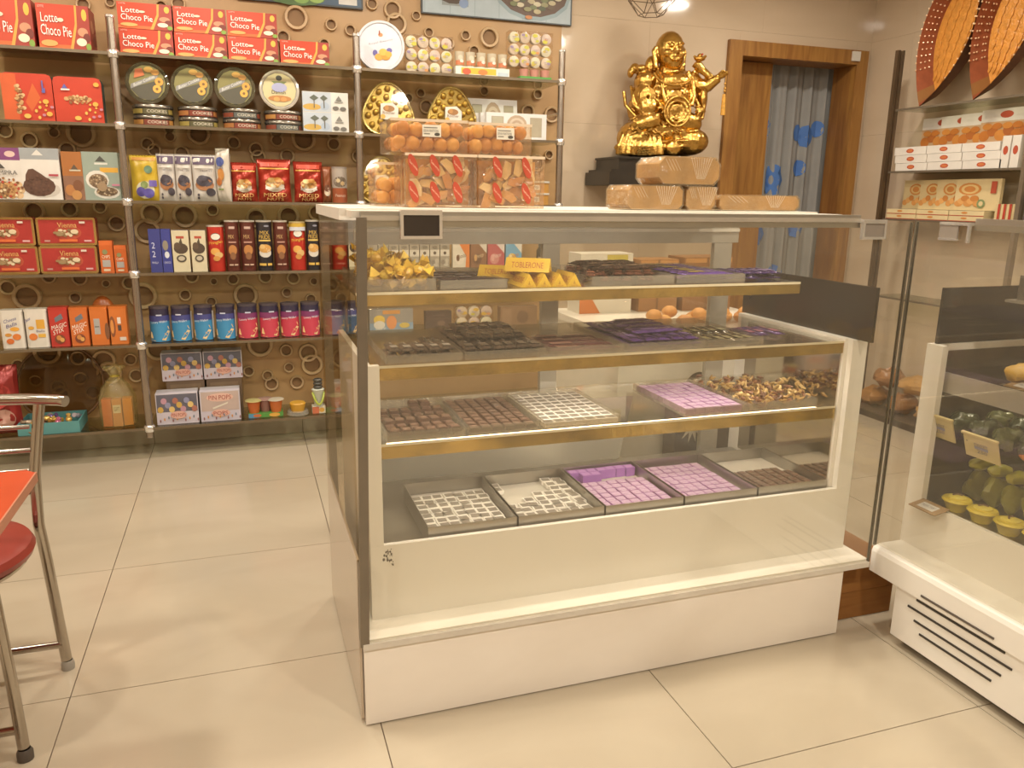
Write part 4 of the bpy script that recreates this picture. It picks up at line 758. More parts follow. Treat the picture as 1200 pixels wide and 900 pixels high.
K = {'s': candy_silver(), 'l': candy_lilac(), 'b': candy_brown(), 'v': MB().box(-.0165, .0165, -.0165, .0165, 0, .03, mat('9A62B0', .4, 0, .08)).box(-.012, .012, -.012, .012, .03, .0306, mat('B07CC4', .4)).mesh('chocolate_box', False)}
def candies(kind, label, x0, x1, y0, y1, z, nx, ny, keep=lambda i, j: True, jit=.002, rj=.06, group=None, zup=lambda i, j: 0.0, name='chocolate_square', cat='chocolate'):
    rnd = random.Random(len(label)+nx*31+int(x0*1000))
    for j in range(ny):
        for i in range(nx):
            if not keep(i, j): continue
            x = x0+(x1-x0)*(i+.5)/nx+rnd.uniform(-jit, jit); y = y0+(y1-y0)*(j+.5)/ny+rnd.uniform(-jit, jit)
            tag(link(name, K[kind], None, (x, y, z+zup(i, j)), (0, 0, rnd.uniform(-rj, rj))), label, cat, group or label)
TD = [(.162, .418), (.424, .690), (.696, .955), (.961, 1.219), (1.226, 1.486)]
tn = ['steel tray of silver chocolate squares, leftmost on the bottom level', 'half-empty steel tray of silver squares, second from left, bottom level', 'steel tray of lilac squares with purple boxes at the back, bottom level', 'steel tray full of lilac squares, fourth from left, bottom level', 'steel tray of brown chocolates, rightmost on the bottom level']
for (a, c), l in zip(TD, tn): tray(l, a, c, .556, .902, .43, .056, STEEL, group='steel trays on the bottom level')
zc = .4335
# a low white insert lifts the sweets towards the rim
for i, (a, c) in enumerate(TD):
    tag(part('tray_insert', MB().box(-(c-a)/2+.004, (c-a)/2-.004, 0, .336, 0, .016, mat('C9C2B6', .5)), None, ((a+c)/2, .561, .4328), smooth=False), f'pale card insert under the sweets in the {nth(i,5)} bottom tray', 'tray insert')
zt = .4492
candies('s', 'silver chocolate square in the leftmost bottom tray', .172, .405, .566, .85, zt, 7, 8, jit=.003, rj=.1)
candies('s', 'silver chocolate square in the half-empty bottom tray', .434, .680, .566, .89, zt, 7, 9, keep=lambda i, j: j < 4 or (j == 4 and i > 1) or (j == 5 and i > 2) or (j > 5 and i > 4) or (i == 0 and j > 6), jit=.005, rj=.2)
candies('l', 'lilac chocolate square in the third bottom tray', .706, .945, .566, .80, zt, 7, 7, rj=.05)
candies('v', 'bright purple small box at the back of the third bottom tray', .706, .945, .826, .892, zt, 7, 2, rj=.04, keep=lambda i, j: j == 1 or i in (1, 2), group='purple boxes in the third bottom tray', name='chocolate_box')
candies('l', 'lilac chocolate square in the fourth bottom tray', .971, 1.196, .566, .875, zt, 7, 9, rj=.05)
candies('b', 'brown wrapped chocolate in the rightmost bottom tray', 1.25, 1.48, .60, .76, zt, 7, 5, rj=.15, keep=lambda i, j: not (j == 4 and i > 5), name='chocolate_piece')
# middle level
TC = [(.058, .272), (.279, .488), (.497, .735), (.948, 1.165), (1.172, 1.425)]
tc = ['clear shallow tray of brown foil chocolates at the left, middle level', 'clear shallow tray of brown chocolates, second from left, middle level', 'clear shallow tray of silver squares, middle level', 'clear shallow tray of lilac squares, middle level', 'clear shallow tray of gold curled sweets, middle level']
WCL = glass('F4F1EA', 1, .08, 1.5, 0, .14, 'D8D2C6')
for (a, c), l in zip(TC, tc): tray(l, a, c, .568, .905, .734, .026, WCL, 'clear_tray', .003, group='clear trays on the middle level')
candies('b', 'brown foil chocolate in the leftmost middle tray', .066, .264, .578, .85, .7385, 6, 8, rj=.2, keep=lambda i, j: not (j == 7 and i < 3), zup=lambda i, j: .008*((i*3+j) % 3 == 0) + (.02 if (i in (3, 4) and j == 7) else 0), name='chocolate_piece')
candies('b', 'brown chocolate in the second middle tray', .287, .480, .578, .895, .7385, 6, 9, rj=.05, name='chocolate_piece')
candies('s', 'silver chocolate square in the middle-level tray', .503, .729, .574, .90, .7385, 7, 9, rj=.03, jit=.001)
candies('l', 'lilac chocolate square in the middle-level tray', .957, 1.156, .578, .895, .7385, 6, 9, rj=.05)
rnd = random.Random(5)
cur = []
for q in range(4):
    hh = ['B08A4A', '8A5A3A', 'C9A868', '6E4630'][q]; pts = [(.011*math.cos(a*.9)*(1-.12*a), .011*math.sin(a*.9), .0025*a) for a in [k*.6 for k in range(8)]]
    cur.append(MB().tube(pts, [.002, .0035, .0045, .005, .005, .0045, .0035, .002], mat(hh, .3, .15, .15), 6).mesh('curled_sweet'))
for i in range(190):
    x, y = 1.182+.235*rnd.random(), .58+.315*rnd.random()
    tag(link('curled_sweet', cur[i % 4], None, (x, y, .740+.009*(i // 50)+.003*rnd.random()), (rnd.uniform(-1, 1), rnd.uniform(-.6, .6), rnd.random()*6)), 'small gold and brown curled sweet in the middle-level tray', 'sweet', 'curled gold and brown sweets')
for i in range(10):
    x, y = 1.447+.042*rnd.random(), .60+.26*rnd.random()
    tag(link('curled_sweet', cur[2 if i % 2 else 0], None, (x, y, .74+.02*(i//5)), (rnd.uniform(-1, 1), 0, rnd.random()*6)), 'loose gold curled sweet beside the mirror lining', 'sweet', 'loose curled sweets by the mirror')

# chocolate bars (upper levels)
_bars = {}
def bar_mesh(c1, c2, L=.12, Wd=.036, H=.014, txt=None):
    k = (c1, c2, L, Wd, H, txt)
    if k in _bars: return _bars[k]
    b = MB(); m1 = mat(c1, .16, .35, .2, 30, .35, 90)
    n = 12
    def f(u, v):
        x = (u-.5)*L; e = 1-abs(2*u-1)**8; s = 2*v-1
        return (x, s*Wd/2*(.98-.04*math.sin(u*40)*(1-e)), H*.5+H*.5*e*(1-abs(s)**4)+.0006*math.sin(u*37+v*9))
    b.grid(f, 16, 8, m1); b.grid(lambda u, v: (f(u, v)[0], f(u, v)[1], H*.5-(H*.5-.0003)*(1-abs(2*u-1)**8)*(1-abs(2*v-1)**4)), 16, 8, m1, True)
    for s in (-1, 1): b.grid(lambda u, v, s=s: (s*(L/2+u*.008), (v-.5)*Wd, H*.5+.0016*math.sin(v*50)), 1, 20, m1, s < 0); b.grid(lambda u, v, s=s: (s*(L/2+u*.008), (v-.5)*Wd, H*.5-.0008+.0016*math.sin(v*50)), 1, 20, m1, s > 0)
    S = [('r', .06, .12, .42, .88, c2)] + ([('t', txt, .66, .5, .42, .42, 'E0D8E0')] if txt else [('r', .55, .4, .85, .6, c2)])
    gfx(b, S, lambda u, v, o: ((u-.5)*L*.9, (v-.5)*Wd*.8, H+.0004+o))
    me = b.mesh('chocolate_bar'); _bars[k] = me
    return me
def bars(label, group, me, x0, x1, y0, y1, z, nx, ny, rz=PI/2, layers=1, jit=.004, seed=1, thick=.0145, keep=lambda i, j, k: True):
    rnd = random.Random(seed)
    for k in range(layers):
        for j in range(ny):
            for i in range(nx):
                if not keep(i, j, k): continue
                x = x0+(x1-x0)*(i+.5)/nx+rnd.uniform(-jit, jit); y = y0+(y1-y0)*(j+.5)/ny+rnd.uniform(-jit, jit)
                tag(link('chocolate_bar', me, None, (x, y, z+thick*k), (0, 0, rz+rnd.uniform(-.05, .05))), label, 'chocolate bar', group)
ztB = .949
def ctray(l, a, c, y0, y1, z, h=.022): tray(l, a, c, y0, y1, z, h, WCL, 'clear_tray', .003)
ctray('clear tray of small silver-brown bars at the left of the upper level', .06, .262, .566, .96, .945); bars('small silver and brown bar in the upper-level left tray', 'silver-brown bars', bar_mesh('85766C', 'B5AAA0', .1, .032), .07, .252, .575, .74, ztB, 5, 1, layers=2, seed=4)
bars('dark small bar beside the silver-brown bars', 'dark small bars', bar_mesh('3E322E', '8A8078', .1, .03), .20, .255, .745, .86, ztB, 2, 1, seed=6)
ctray('clear tray with a high stack of dark bars, upper level', .270, .500, .566, .96, .945); bars('dark brown wrapped bar in the stack on the upper level', 'dark bar stack', bar_mesh('5A4A40', '85766A', .115, .036), .278, .492, .576, .95, ztB, 6, 3, layers=2, seed=7)
bars('dark brown wrapped bar on top of the stack', 'dark bars on top of the stack', bar_mesh('5A4A40', '85766A', .115, .036), .31, .48, .66, .92, ztB+.0295, 5, 2, seed=8)
ctray('clear tray of reddish brown and purple bars, upper level', .508, .735, .566, .96, .945); bars('reddish brown and purple bar laid across the upper-level tray', 'reddish brown bars', bar_mesh('6B3F44', '9A6A5E', .2, .045, .013), .54, .70, .572, .80, ztB, 1, 4, rz=0, layers=1, seed=9)
ctray('clear tray heaped with purple bars, upper level', .745, 1.0, .566, .96, .945); PUR = bar_mesh('643E94', '6A4A94', .15, .04, .014, 'Dairy Milk')
bars('purple wrapped bar lying flat on the upper level', 'purple bars on the upper level', PUR, .76, .99, .58, .93, ztB, 5, 2, layers=2, seed=10, jit=.006)
bars('purple wrapped bar across the top of the upper heap', 'purple bars on top of the heap', PUR, .80, .97, .62, .86, ztB+.03, 1, 4, rz=.15, seed=12)
ctray('clear tray of dark foil bars beside the purple heap, upper level', 1.008, 1.20, .566, .96, .945); bars('dark foil bar with silver ends on the upper level', 'dark foil bars', bar_mesh('5A5040', 'B0A578', .12, .034), 1.018, 1.19, .576, .84, ztB, 5, 2, layers=1, seed=14)
bars('purple and red bar lying loose right of the dark foil bars', 'loose purple and red bars', bar_mesh('54307A', '9A4A6A', .13, .036), 1.22, 1.36, .62, .86, .9455, 3, 1, layers=1, seed=15)
# top level
zA = 1.132
ctray('clear tray heaped with yellow wrapped sweets on the top level', .0, .192, .566, .93, zA, .03)
rnd = random.Random(9)
ym = []
for hh in ('C9A21E', 'D6B430', 'BF9418'):
    m = mat(hh, .35, 0, .14, 40); b = MB().ball((0, 0, 0), (.02, .014, .013), m, 8, 6)
    for s in (-1, 1):
        b.add([(s*.014, 0, .004), (s*.038, -.02, .014), (s*.042, .0, -.006), (s*.036, .02, .012), (s*.014, 0, -.004)], [(0, 1, 2), (0, 2, 3), (4, 2, 1), (4, 3, 2)], m)
    ym.append(b.mesh('wrapped_sweet', False))
for i in range(96):
    x, y = .042+.128*rnd.random(), .60+.27*rnd.random(); lv = i//26; sp = 1-.0*lv
    hz = 1.150+.019*lv*(1.25-.8*(x-.02)/.15)
    tag(link('wrapped_sweet', ym[i % 3], None, (x, y, hz), (rnd.uniform(-.9, .9), rnd.uniform(-.7, .7), rnd.random()*6)), 'yellow wrapped sweet in the heap on the top level', 'sweet', 'heap of yellow wrapped sweets')
ctray('clear tray of flat dark packets beside the yellow heap', .205, .385, .57, .93, zA, .024)
pk = bar_mesh('4A3A3E', '7A6E70', .11, .05, .014)
for i, (x, y, r) in enumerate([(.255, .72, .1), (.262, .79, .2), (.268, .86, .0), (.335, .71, -.1), (.338, .78, .15), (.33, .85, .0)]):
    tag(link('chocolate_packet', pk, None, (x, y, zA+.0045), (0, 0, r)), 'flat dark shiny packet lying beside the yellow heap', 'packet', 'flat dark packets on the top level')
# yellow triangular bars
TB = MB(); TY = mat('CDA51C', .35, 0, .06, 20)
TB.prism([(-.021, 0), (.021, 0), (0, .036)], -.062, .062, TY, 'y')
def tri_face(u, v, o):
    return (.0105+.0105*(1-2*v)*1.0+o, -.072+.144*u, .001+.034*v)
gfx(TB, [('t', 'TOBLERONE', .5, .48, .8, .42, '9A3A1E')], lambda u, v, o: (.021-.021*v+o, -.056+.112*u, .036*v+o))
gfx(TB, [('t', 'TOBLERONE', .5, .48, .8, .42, '9A3A1E')], lambda u, v, o: (-.021+.021*v-o, .056-.112*u, .036*v+o))
gfx(TB, [('p', [(.42, .2), (.58, .2), (.5, .5)], 'A3781A'), ('t', 'TOBLERONE', .5, .1, .5, .07, '9A3A1E')], lambda u, v, o: (-.021+.042*u, -.062-o, .036*v))
TBM = TB.mesh('triangular_bar', False)
lt = 'yellow triangular chocolate bar in the row facing the front'
for i in range(4): tag(link('triangular_bar', TBM, None, (.448+.0435*i, .635, zA+.0005)), lt + f', {nth(i,4)}', 'chocolate bar', 'yellow triangular bars')
tag(link('triangular_bar', TBM, None, (.412, .715, zA+.012), (0, .15, 1.0)), 'yellow triangular chocolate bar lying crosswise at the left of the row', 'chocolate bar', 'yellow triangular bars')
tag(link('triangular_bar', TBM, None, (.468, .64, zA+.0375), (0, 0, 1.0)), 'yellow triangular chocolate bar lying on top of the row', 'chocolate bar', 'yellow triangular bars')
ctray('clear tray of brown and red bars on the top level', .63, .885, .57, .95, zA, .026)
bars('brown and red wrapped bar in the top-level heap', 'brown and red bars', bar_mesh('6A3C2C', 'A05A3A', .12, .034, .014), .645, .87, .585, .88, zA+.004, 6, 2, rz=1.2, layers=2, jit=.012, seed=21, thick=.016)
bars('brown wrapped bar across the top of the brown heap', 'brown bars on top', bar_mesh('3E261E', '9A7A5A', .12, .034, .014), .68, .84, .62, .84, zA+.036, 2, 3, rz=.3, seed=22, jit=.014)
ctray('clear tray of purple bars at the right of the top level', .893, 1.12, .57, .95, zA, .026)
PU2 = bar_mesh('593888', 'B0982E', .15, .04, .014, 'Dairy Milk')
bars('purple bar with yellow end in the top-level tray', 'purple bars with yellow ends', PU2, .97, 1.04, .58, .86, zA+.004, 1, 6, rz=0, layers=2, seed=23, jit=.006)
bars('lilac and purple slim bar at the right end of the top level', 'slim purple bars', bar_mesh('4E3480', '9A86C4', .13, .026, .012), 1.13, 1.285, .585, .80, zA+.0005, 5, 1, layers=2, seed=24, jit=.004)

# ---------------------------------------------------------------- packs standing on top of the case
TOP = 1.336
ORA = [mat('CC8A2A', .4, 0, .1, 30), mat('D69A3C', .4, 0, .1, 30), mat('BE7A22', .4, 0, .1, 30)]
bms = [MB().ball((0, 0, 0), (.02, .016, .019), m, 10, 7).mesh('orange_sweet') for m in ORA]
def sweetpack(label, x0, x1, z, h, y0, d, tags_=False):
    t = thing('sweet_pack', label, 'sweet pack', ((x0+x1)/2, y0, z)); w = x1-x0
    rnd = random.Random(int(x0*999)+tags_)
    if not tags_:
        nx = 5
        for zz in range(2):
            for yy in range(3):
                for i in range(nx):
                    link('orange_sweet', bms[rnd.randrange(3)], t, (-w/2+.024+(w-.048)*(i+(.25 if zz else 0))/(nx-.75)+rnd.uniform(-.003, .003), .022+.05*yy, .024+.036*zz+rnd.uniform(-.004, .004)), (rnd.random(), rnd.random(), rnd.random()))
        part('price_label', gfx(MB(), [('r', 0, 0, 1, 1, 'E3DCCB'), ('r', .08, .72, .8, .8, '7A7468'), ('t', 'SEVA RATION', .45, .5, .78, .2, '4A463E'), ('r', .08, .2, .4, .28, '7A7468'), ('e', .78, .22, .15, .14, '4A463E')], flat(.05, .03, -.0015, (-.02 if x0 < .2 else -.012), .04)), t, smooth=False)
    else:
        fl = [mat('C99448', .35, .0, .15, 40), mat('D9BC84', .3, .1, .15, 40), mat('BC7E32', .35, 0, .12, 40), mat('E2CC9C', .25, .1, .1, 40)]
        for i in range(26):
            x = -w/2+.025+(w-.05)*((i*7) % 26)/26; zz = .016+(h-.034)*((i*11) % 26)/26
            part('wafer_piece', MB().prism([(-.026, -.008), (.018, -.012), (.026, .004), (.006, .013), (-.02, .01)], -.004, .004, fl[i % 4], 'y'), t, (x, .012+.01*(i % 3), zz), (rnd.uniform(-.4, .4), rnd.random()*3, rnd.uniform(-.5, .5)), smooth=False)
        for i in range(12):
            part('wafer_piece', MB().box(-w/2+.01, w/2-.01, .05+.008*i, .056+.008*i, .006, h-.012, fl[i % 4]), t, smooth=False) if i % 3 == 0 else None
        for r in range(2):
            for i, u in enumerate((.10, .40, .72) if x0 < .3 else (.28, .72)):
                o = part('red_seal', gfx(MB(), [('p', [(.5+.62*math.cos(a)*.55-.22*math.sin(a), .5+.5*math.sin(a)) for a in [2*PI*k/18 for k in range(18)]], 'B43A16'), ('t', 'Saroma', .52, .5, .62, .14, 'EDC9A8', -.4)], flat(.034, .056, -.003, -w/2+u*w-.017, .012+r*.068)), t, smooth=False)
    F2 = glass('FBF3E6', 1.0, .1, 1.5, .35, .12, 'E8D2B4') if not tags_ else glass('FBF0E0', 1.0, .14, 1.6, 1.0, .10, 'F0DCC0')
    part('clear_wrap', MB().box(-w/2, w/2, 0, d, 0, h, F2), t, smooth=False)
    part('wrap_seam', MB().box(-w/2-.001, w/2+.001, -.0025, -.0005, h-.006, h+.001, mat('DCC6AA', .3)), t, smooth=False)
sweetpack('pack of wafers with oval red seals on the case top, left, lower row', .145, .338, TOP+.0005, .138, .70, .17, True)
sweetpack('pack of wafers with oval red seals on the case top, right, lower row', .342, .532, TOP+.0005, .138, .70, .17, True)
sweetpack('clear box of round orange sweets, upper left of the case-top packs', .108, .312, TOP+.1405, .083, .70, .17)
sweetpack('clear box of round orange sweets, upper right of the case-top packs', .316, .492, TOP+.1405, .081, .70, .17)
sweetpack('clear box of round orange sweets behind the wafers on the case top', .10, .30, TOP+.0005, .12, .90, .15)
CK = mat('B08A50', .5, 0, .22, 14); CKW = glass('F8EEDC', 1.0, .12, 1.55, .9, .16, 'DCC8A4')
def cake(label, x0, x1, z, h, y0, d, rz=0.0, rr=.012, loc2=True):
    t = thing('wrapped_cake', label, 'cake', ((x0+x1)/2, y0+d/2, z), rz); w = x1-x0
    def rp(e): return [(-w/2+rr+e, e), (w/2-rr-e, e), (w/2-e, rr+e), (w/2-e, h-rr-e), (w/2-rr-e, h-e), (-w/2+rr+e, h-e), (-w/2+e, h-rr-e), (-w/2+e, rr+e)]
    part('cake_loaf', MB().prism(rp(.003), -d/2+.003, d/2-.003, CK, 'y'), t)
    part('cling_wrap', MB().prism(rp(0), -d/2, d/2, CKW, 'y'), t)
    b = MB(); rnd = random.Random(int(x0*777))
    for i in range(9):
        a = (i-4)/4; b.tube([(w*.18+.012*a+.022*a*q, -d/2-.0006, h*(.22+.74*q)) for q in (0, .5, 1)], .0005, mat('DCCFB8', .25), 5)
    for i in range(4):
        x = -w*.4+.05*i*w; b.tube([(x, -d/2-.0006, h*.9), (x+w*.1, -d/2-.0006, h*.5)], .0004, mat('DCCFB8', .25), 5)
    part('wrap_fold', b, t)
    return t
cake('wrapped brown cake loaf, bottom left of the case-top cakes', .750, .928, TOP+.0005, .069, .62, .14)
cake('wrapped orange-brown cake piece, bottom row beside the left loaf', .935, 1.035, TOP+.0005, .068, .62, .14)
cake('wrapped cake loaf lying on top of two others', .843, 1.042, TOP+.0705, .078, .62, .14, .0, .018)
cake('low flat wrapped cake at the right end of the case top', 1.046, 1.326, TOP+.0005, .046, .62, .14)

# ================================================================ behind the case: white counter and cartons
t = thing('service_counter', 'white counter standing behind the glass display case', 'counter', (1.55, 1.7, 0))
wpart('counter_body', MB().box(1.10, 1.98, 1.32, 2.05, 0, .82, mat('DDD7CA', .4)), t); wpart('counter_top', MB().box(1.09, 1.99, 1.31, 2.06, .82, .85, mat('E2DBCF', .3)), t)
b = MB(); gfx(b, [('p', [(.5+.5*math.cos(a), .05+.85*math.sin(a)) for a in [PI*k/12 for k in range(13)]], '4A3E34'), ('t', '8%', .52, .4, .5, .4, 'D8CFC0')], flat(.13, .09, 1.319, 1.40, .60)); wpart('badge', b, t)
for i, (x0, x1, h, y0, y1, c1, lab) in enumerate([(1.16, 1.42, .27, 1.86, 2.0, 'D2CABB', 'white carton with an orange corner on the service counter'), (1.46, 1.66, .24, 1.86, 2.0, '9A6A34', 'brown wooden crate on the service counter, left one'), (1.68, 1.94, .25, 1.84, 2.0, '8A5C2C', 'brown wooden crate on the service counter, right one')]):
    t = thing('counter_carton', lab, 'carton' if i == 0 else 'crate', ((x0+x1)/2, y0, .8505)); w = x1-x0
    carton(t, w, h, y1-y0, c1, [('p', [(0, 0), (.4, 0), (0, .6)], 'C9701E'), ('r', .5, .85, .9, .98, 'B9A83A')] if i == 0 else [('r', .02, .9, .98, .98, 'B5803E'), ('r', .02, .45, .98, .5, '7A5226'), ('r', .45, 0, .5, 1, '7A5226')])
rnd = random.Random(4); fm = [MB().ball((0, 0, 0), (.035, .03, .026), mat(h, .5, 0, .15, 20), 9, 6).mesh('sugared_sweet') for h in ('C98A3A', 'B97A34', 'D29A48')]
for i in range(16): tag(link('sugared_sweet', fm[i % 3], None, (1.30+.035*i+rnd.uniform(-.01, .01), 1.40+.12*rnd.random(), .875+.03*(i % 3 == 0))), 'round amber sweet heaped on the white counter', 'sweet', 'amber sweets on the counter')
for i in range(2):
    t = thing('dark_carton', f'tall dark carton with white starburst behind the case, {["left", "right"][i]} one', 'carton', (1.43+.27*i, 1.20, 0)); carton(t, .26, .60, .09, '453C36', [('p', [(.3+(.26 if k % 2 else .12)*math.cos(PI*k/12), .82+(.12 if k % 2 else .05)*math.sin(PI*k/12)) for k in range(25)], 'CFC6B8'), ('r', .68, .8, .88, .95, 'B9B0A2')])
t = thing('cardboard_box', 'brown cardboard box wedged in the gap between the two cases', 'box', (1.56, .50, 0))
CB_ = wood('8A5A28', '9C6A34', .7, (2, 2, 14))
part('box_body', MB().box(-.072, .2, 0, .3, .002, .195, CB_), t, smooth=False); part('box_flap', MB().box(-.072, .2, -.006, -.001, .1, .195, CB_).box(-.072, .2, -.004, -.001, .002, .098, CB_), t, smooth=False)

# ================================================================ refrigerated counter on the right
unit = thing('chilled_case', 'white glass-fronted chilled case with sweets at the right edge', 'display case', (2.0, -.2, 0))
YE = -1.15
wpart('plinth', MB().box(1.612, 2.35, YE, .342, .03, .196, WBOX), unit)
wpart('kick_strip', MB().box(1.65, 2.3, YE, .32, .001, .029, mat('3E3730', .6)), unit)
for y0, y1, z in [(-.009, .239, .2165), (-.04, .26, .190), (-.067, .288, .156), (-.04, .259, .121), (-.015, .233, .089)]:
    wpart('vent_slot', MB().box(1.6085, 1.6115, y0, y1, z-.003, z+.003, mat('2E2822', .7)) if z < .2 else MB().box(1.5995, 1.6025, y0, y1, z-.003, z+.003, mat('5A5048', .7)), unit)
wpart('deck', MB().prism([(1.603, .200), (2.35, .200), (2.35, .29), (1.63, .29), (1.608, .282), (1.603, .27)], YE, .45, WBOX, 'y'), unit)
wpart('front_glass', MB().box(1.614, 1.621, YE, .452, .292, 1.312, FRONTGLASS), unit)
wpart('glass_edge', MB().box(1.612, 1.622, .452, .457, .285, 1.313, mat('6E6656', .2, .2)), unit)
wpart('front_rail', MB().box(1.622, 1.638, YE, .262, 1.296, 1.328, ALU), unit)
b = MB().box(1.604, 1.622, .262, .362, 1.308, 1.316, CHROME).box(1.604, 1.612, .262, .269, 1.262, 1.308, CHROME).box(1.604, 1.612, .30, .362, 1.266, 1.272, CHROME)
o = wpart('glass_clamp', b, unit); g = MB().box(1.606, 1.611, .30, .362, 1.272, 1.308, mat('8A7F74', .12)); g.xf(unit.matrix_basis.inverted()); part('clamp_face', g, o, smooth=False)
wpart('inner_front_panel', MB().box(1.72, 1.735, YE, .455, .29, .445, WBOX), unit)
wpart('stile', MB().box(1.72, 1.742, .395, .455, .4455, .945, WBOX), unit)
wpart('end_panel', MB().box(1.742, 2.30, .425, .455, .29, .945, WBOX), unit)
wpart('black_panel', MB().box(1.735, 2.30, .432, .442, .946, 1.118, mat('231A14', .15)), unit)
wpart('inner_lining', MB().box(1.743, 2.28, .420, .4245, .43, .925, mat('4A3E2C', .15)), unit)
wpart('back_panel', MB().box(2.28, 2.3, YE, .424, .29, 1.30, mat('8A8274', .3)), unit)
wpart('tray_deck', MB().box(1.736, 2.28, YE, .424, .42, .43, STEEL), unit)
for z in (.655, .865): wpart('glass_shelf', MB().box(1.76, 2.2, YE, .42, z-.008, z, GLASS), unit)
wpart('steel_strip', MB().box(1.752, 1.758, YE, .41, .80, .862, mat('A9A39A', .3, .5)), unit)
# contents
YC = mat('D8BE1E', .45, 0, .14, 25); YC2 = mat('E6D04A', .45, 0, .14, 25)
cm = MB().lathe([(.001, 0), (.026, 0), (.037, .028), (.044, .034), (.040, .04), (.001, .043)], YC, 14); cm.ball((0, 0, .042), (.028, .028, .008), YC2, 10, 5); cm.tube([(-.014, 0, .05), (0, .006, .052), (.014, -.002, .05)], .003, mat('6A4A22', .6), 5)
cm = cm.mesh('fruit_tart')
rnd = random.Random(2)
for j in range(4):
    for i in range(8):
        if j and i < 3: continue
        tag(link('fruit_tart', cm, None, (1.80+.095*j, .335-.092*i-.03*(j % 2), .4305), (0, 0, rnd.random()*6)), 'yellow fruit tart in a clear cup on the chilled case floor', 'tart', 'yellow tarts in the chilled case')
GRN = mat('444A2A', .2, .1, .35, 60, .6, 60); GR2 = mat('5E6236', .2, .1, .35, 60, .6, 60)
def lump(m, r=(.06, .05, .032), seed=1):
    rnd = random.Random(seed); b = MB().ball((0, 0, 0), r, m, 12, 9)
    b.v = [tuple(Vector(v)*(1+.22*math.sin(v[0]*90+seed)*math.cos(v[1]*80+v[2]*60))) for v in b.v]
    return b
gm = [lump([GRN, GR2][s % 2], (.058, .036, .036), s).mesh('leaf_parcel') for s in range(3)]
for i in range(14):
    tag(link('leaf_parcel', gm[i % 3], None, (1.83+.135*(i % 2), .375-.08*(i//2)-.02*(i % 2), .699), (0, rnd.uniform(-.1, .1), rnd.uniform(-.15, .15))), 'dark green leaf-wrapped parcel under film on the middle shelf', 'parcel', 'green parcels in the chilled case')
for i in range(4): tag(part('lime_sweet', lump(mat('C0B81E', .35, 0, .15, 30), (.05, .026, .02), 20+i), None, (1.94, .385-.066*i, .552)), 'lime yellow sweet heaped at the far end of the chilled case floor', 'sweet', 'lime sweets in the chilled case')
for i in range(4): tag(part('green_sweet', lump(mat('9A9426', .35, 0, .15, 30), (.05, .028, .046), 30+i), None, (1.94, .385-.066*i, .482)), 'olive green round sweet under the lime ones', 'sweet', 'olive sweets in the chilled case')
for i in range(6): tag(part('yellow_sweet', lump(mat('B98E1E', .4, 0, .15, 30), (.045, .04, .028), 40+i), None, (1.83+.05*(i % 2), .22-.075*i, .895)), 'yellow sweet on the upper shelf of the chilled case', 'sweet', 'yellow sweets in the chilled case')
for i in range(5): tag(part('orange_sweet', lump(mat('B56A1E', .4, 0, .15, 30), (.035, .03, .02), 50+i), None, (1.80, .12-.08*i, .676)), 'orange sweet in front of the green parcels', 'sweet', 'orange sweets in the chilled case')
def card(label, x, y, z, w=.105, h=.075, c='CDBB86', rx=0):
    t = thing('price_card', label, 'price card', (x, y, z), rot=(0, -.35, 0))
    part('card_plate', MB().box(-.002, .002, -w/2, w/2, 0, h, mat(c, .5)), t, smooth=False); part('card_lip', MB().box(-.006, .002, -w/2-.003, w/2+.003, h, h+.006, mat('D9C68C', .5)), t, smooth=False)
    part('card_print', gfx(MB(), [('r', .3, .42, .7, .56, '8E8CA0'), ('t', 'SWEET', .5, .62, .4, .14, '5A5A78'), ('t', '250', .52, .34, .3, .14, '5A5A78'), ('e', .1, .7, .02, .03, '6A5A3A')], lambda u, v, o: (-.002-o, w/2-u*w, v*h)), t, smooth=False)
card('cream price card at the far end of the middle shelf', 1.755, .385, .655)
card('cream price card clipped below the green parcels', 1.755, .232, .635, .115)
for lab, x, y, z in [('brown price card resting on the window sill of the chilled case', 1.70, .345, .4465), ('small price card on the upper shelf of the chilled case', 1.80, .17, .866)]:
    t = thing('price_card', lab, 'price card', (x, y, z), rot=(0, -.2, 0)); part('card_plate', MB().box(-.03, .03, -.05, .05, 0, .003, mat('9A7A50', .6)), t, smooth=False); part('card_print', gfx(MB(), [('r', .2, .2, .8, .75, 'D0CCC6'), ('t', 'FRESH TART', .5, .5, .5, .18, '5A5A6A')], lambda u, v, o: (-.03+.06*v, .05-.1*u, .003+o)), t, smooth=False)
t = thing('steel_pan', 'shallow grey steel pan seen at the top right inside the chilled case', 'pan', (1.95, .05, 1.02)); part('pan_body', MB().box(-.12, .2, -.4, .22, .08, .15, mat('6E675E', .3, .6)), t, smooth=False); part('pan_rim', MB().box(-.14, .22, -.42, .24, .072, .0795, mat('A9A296', .25, .7)), t, smooth=False); part('pan_leg', MB().box(.0, .02, -.02, 0, -.155, .072, STEEL), t, smooth=False)

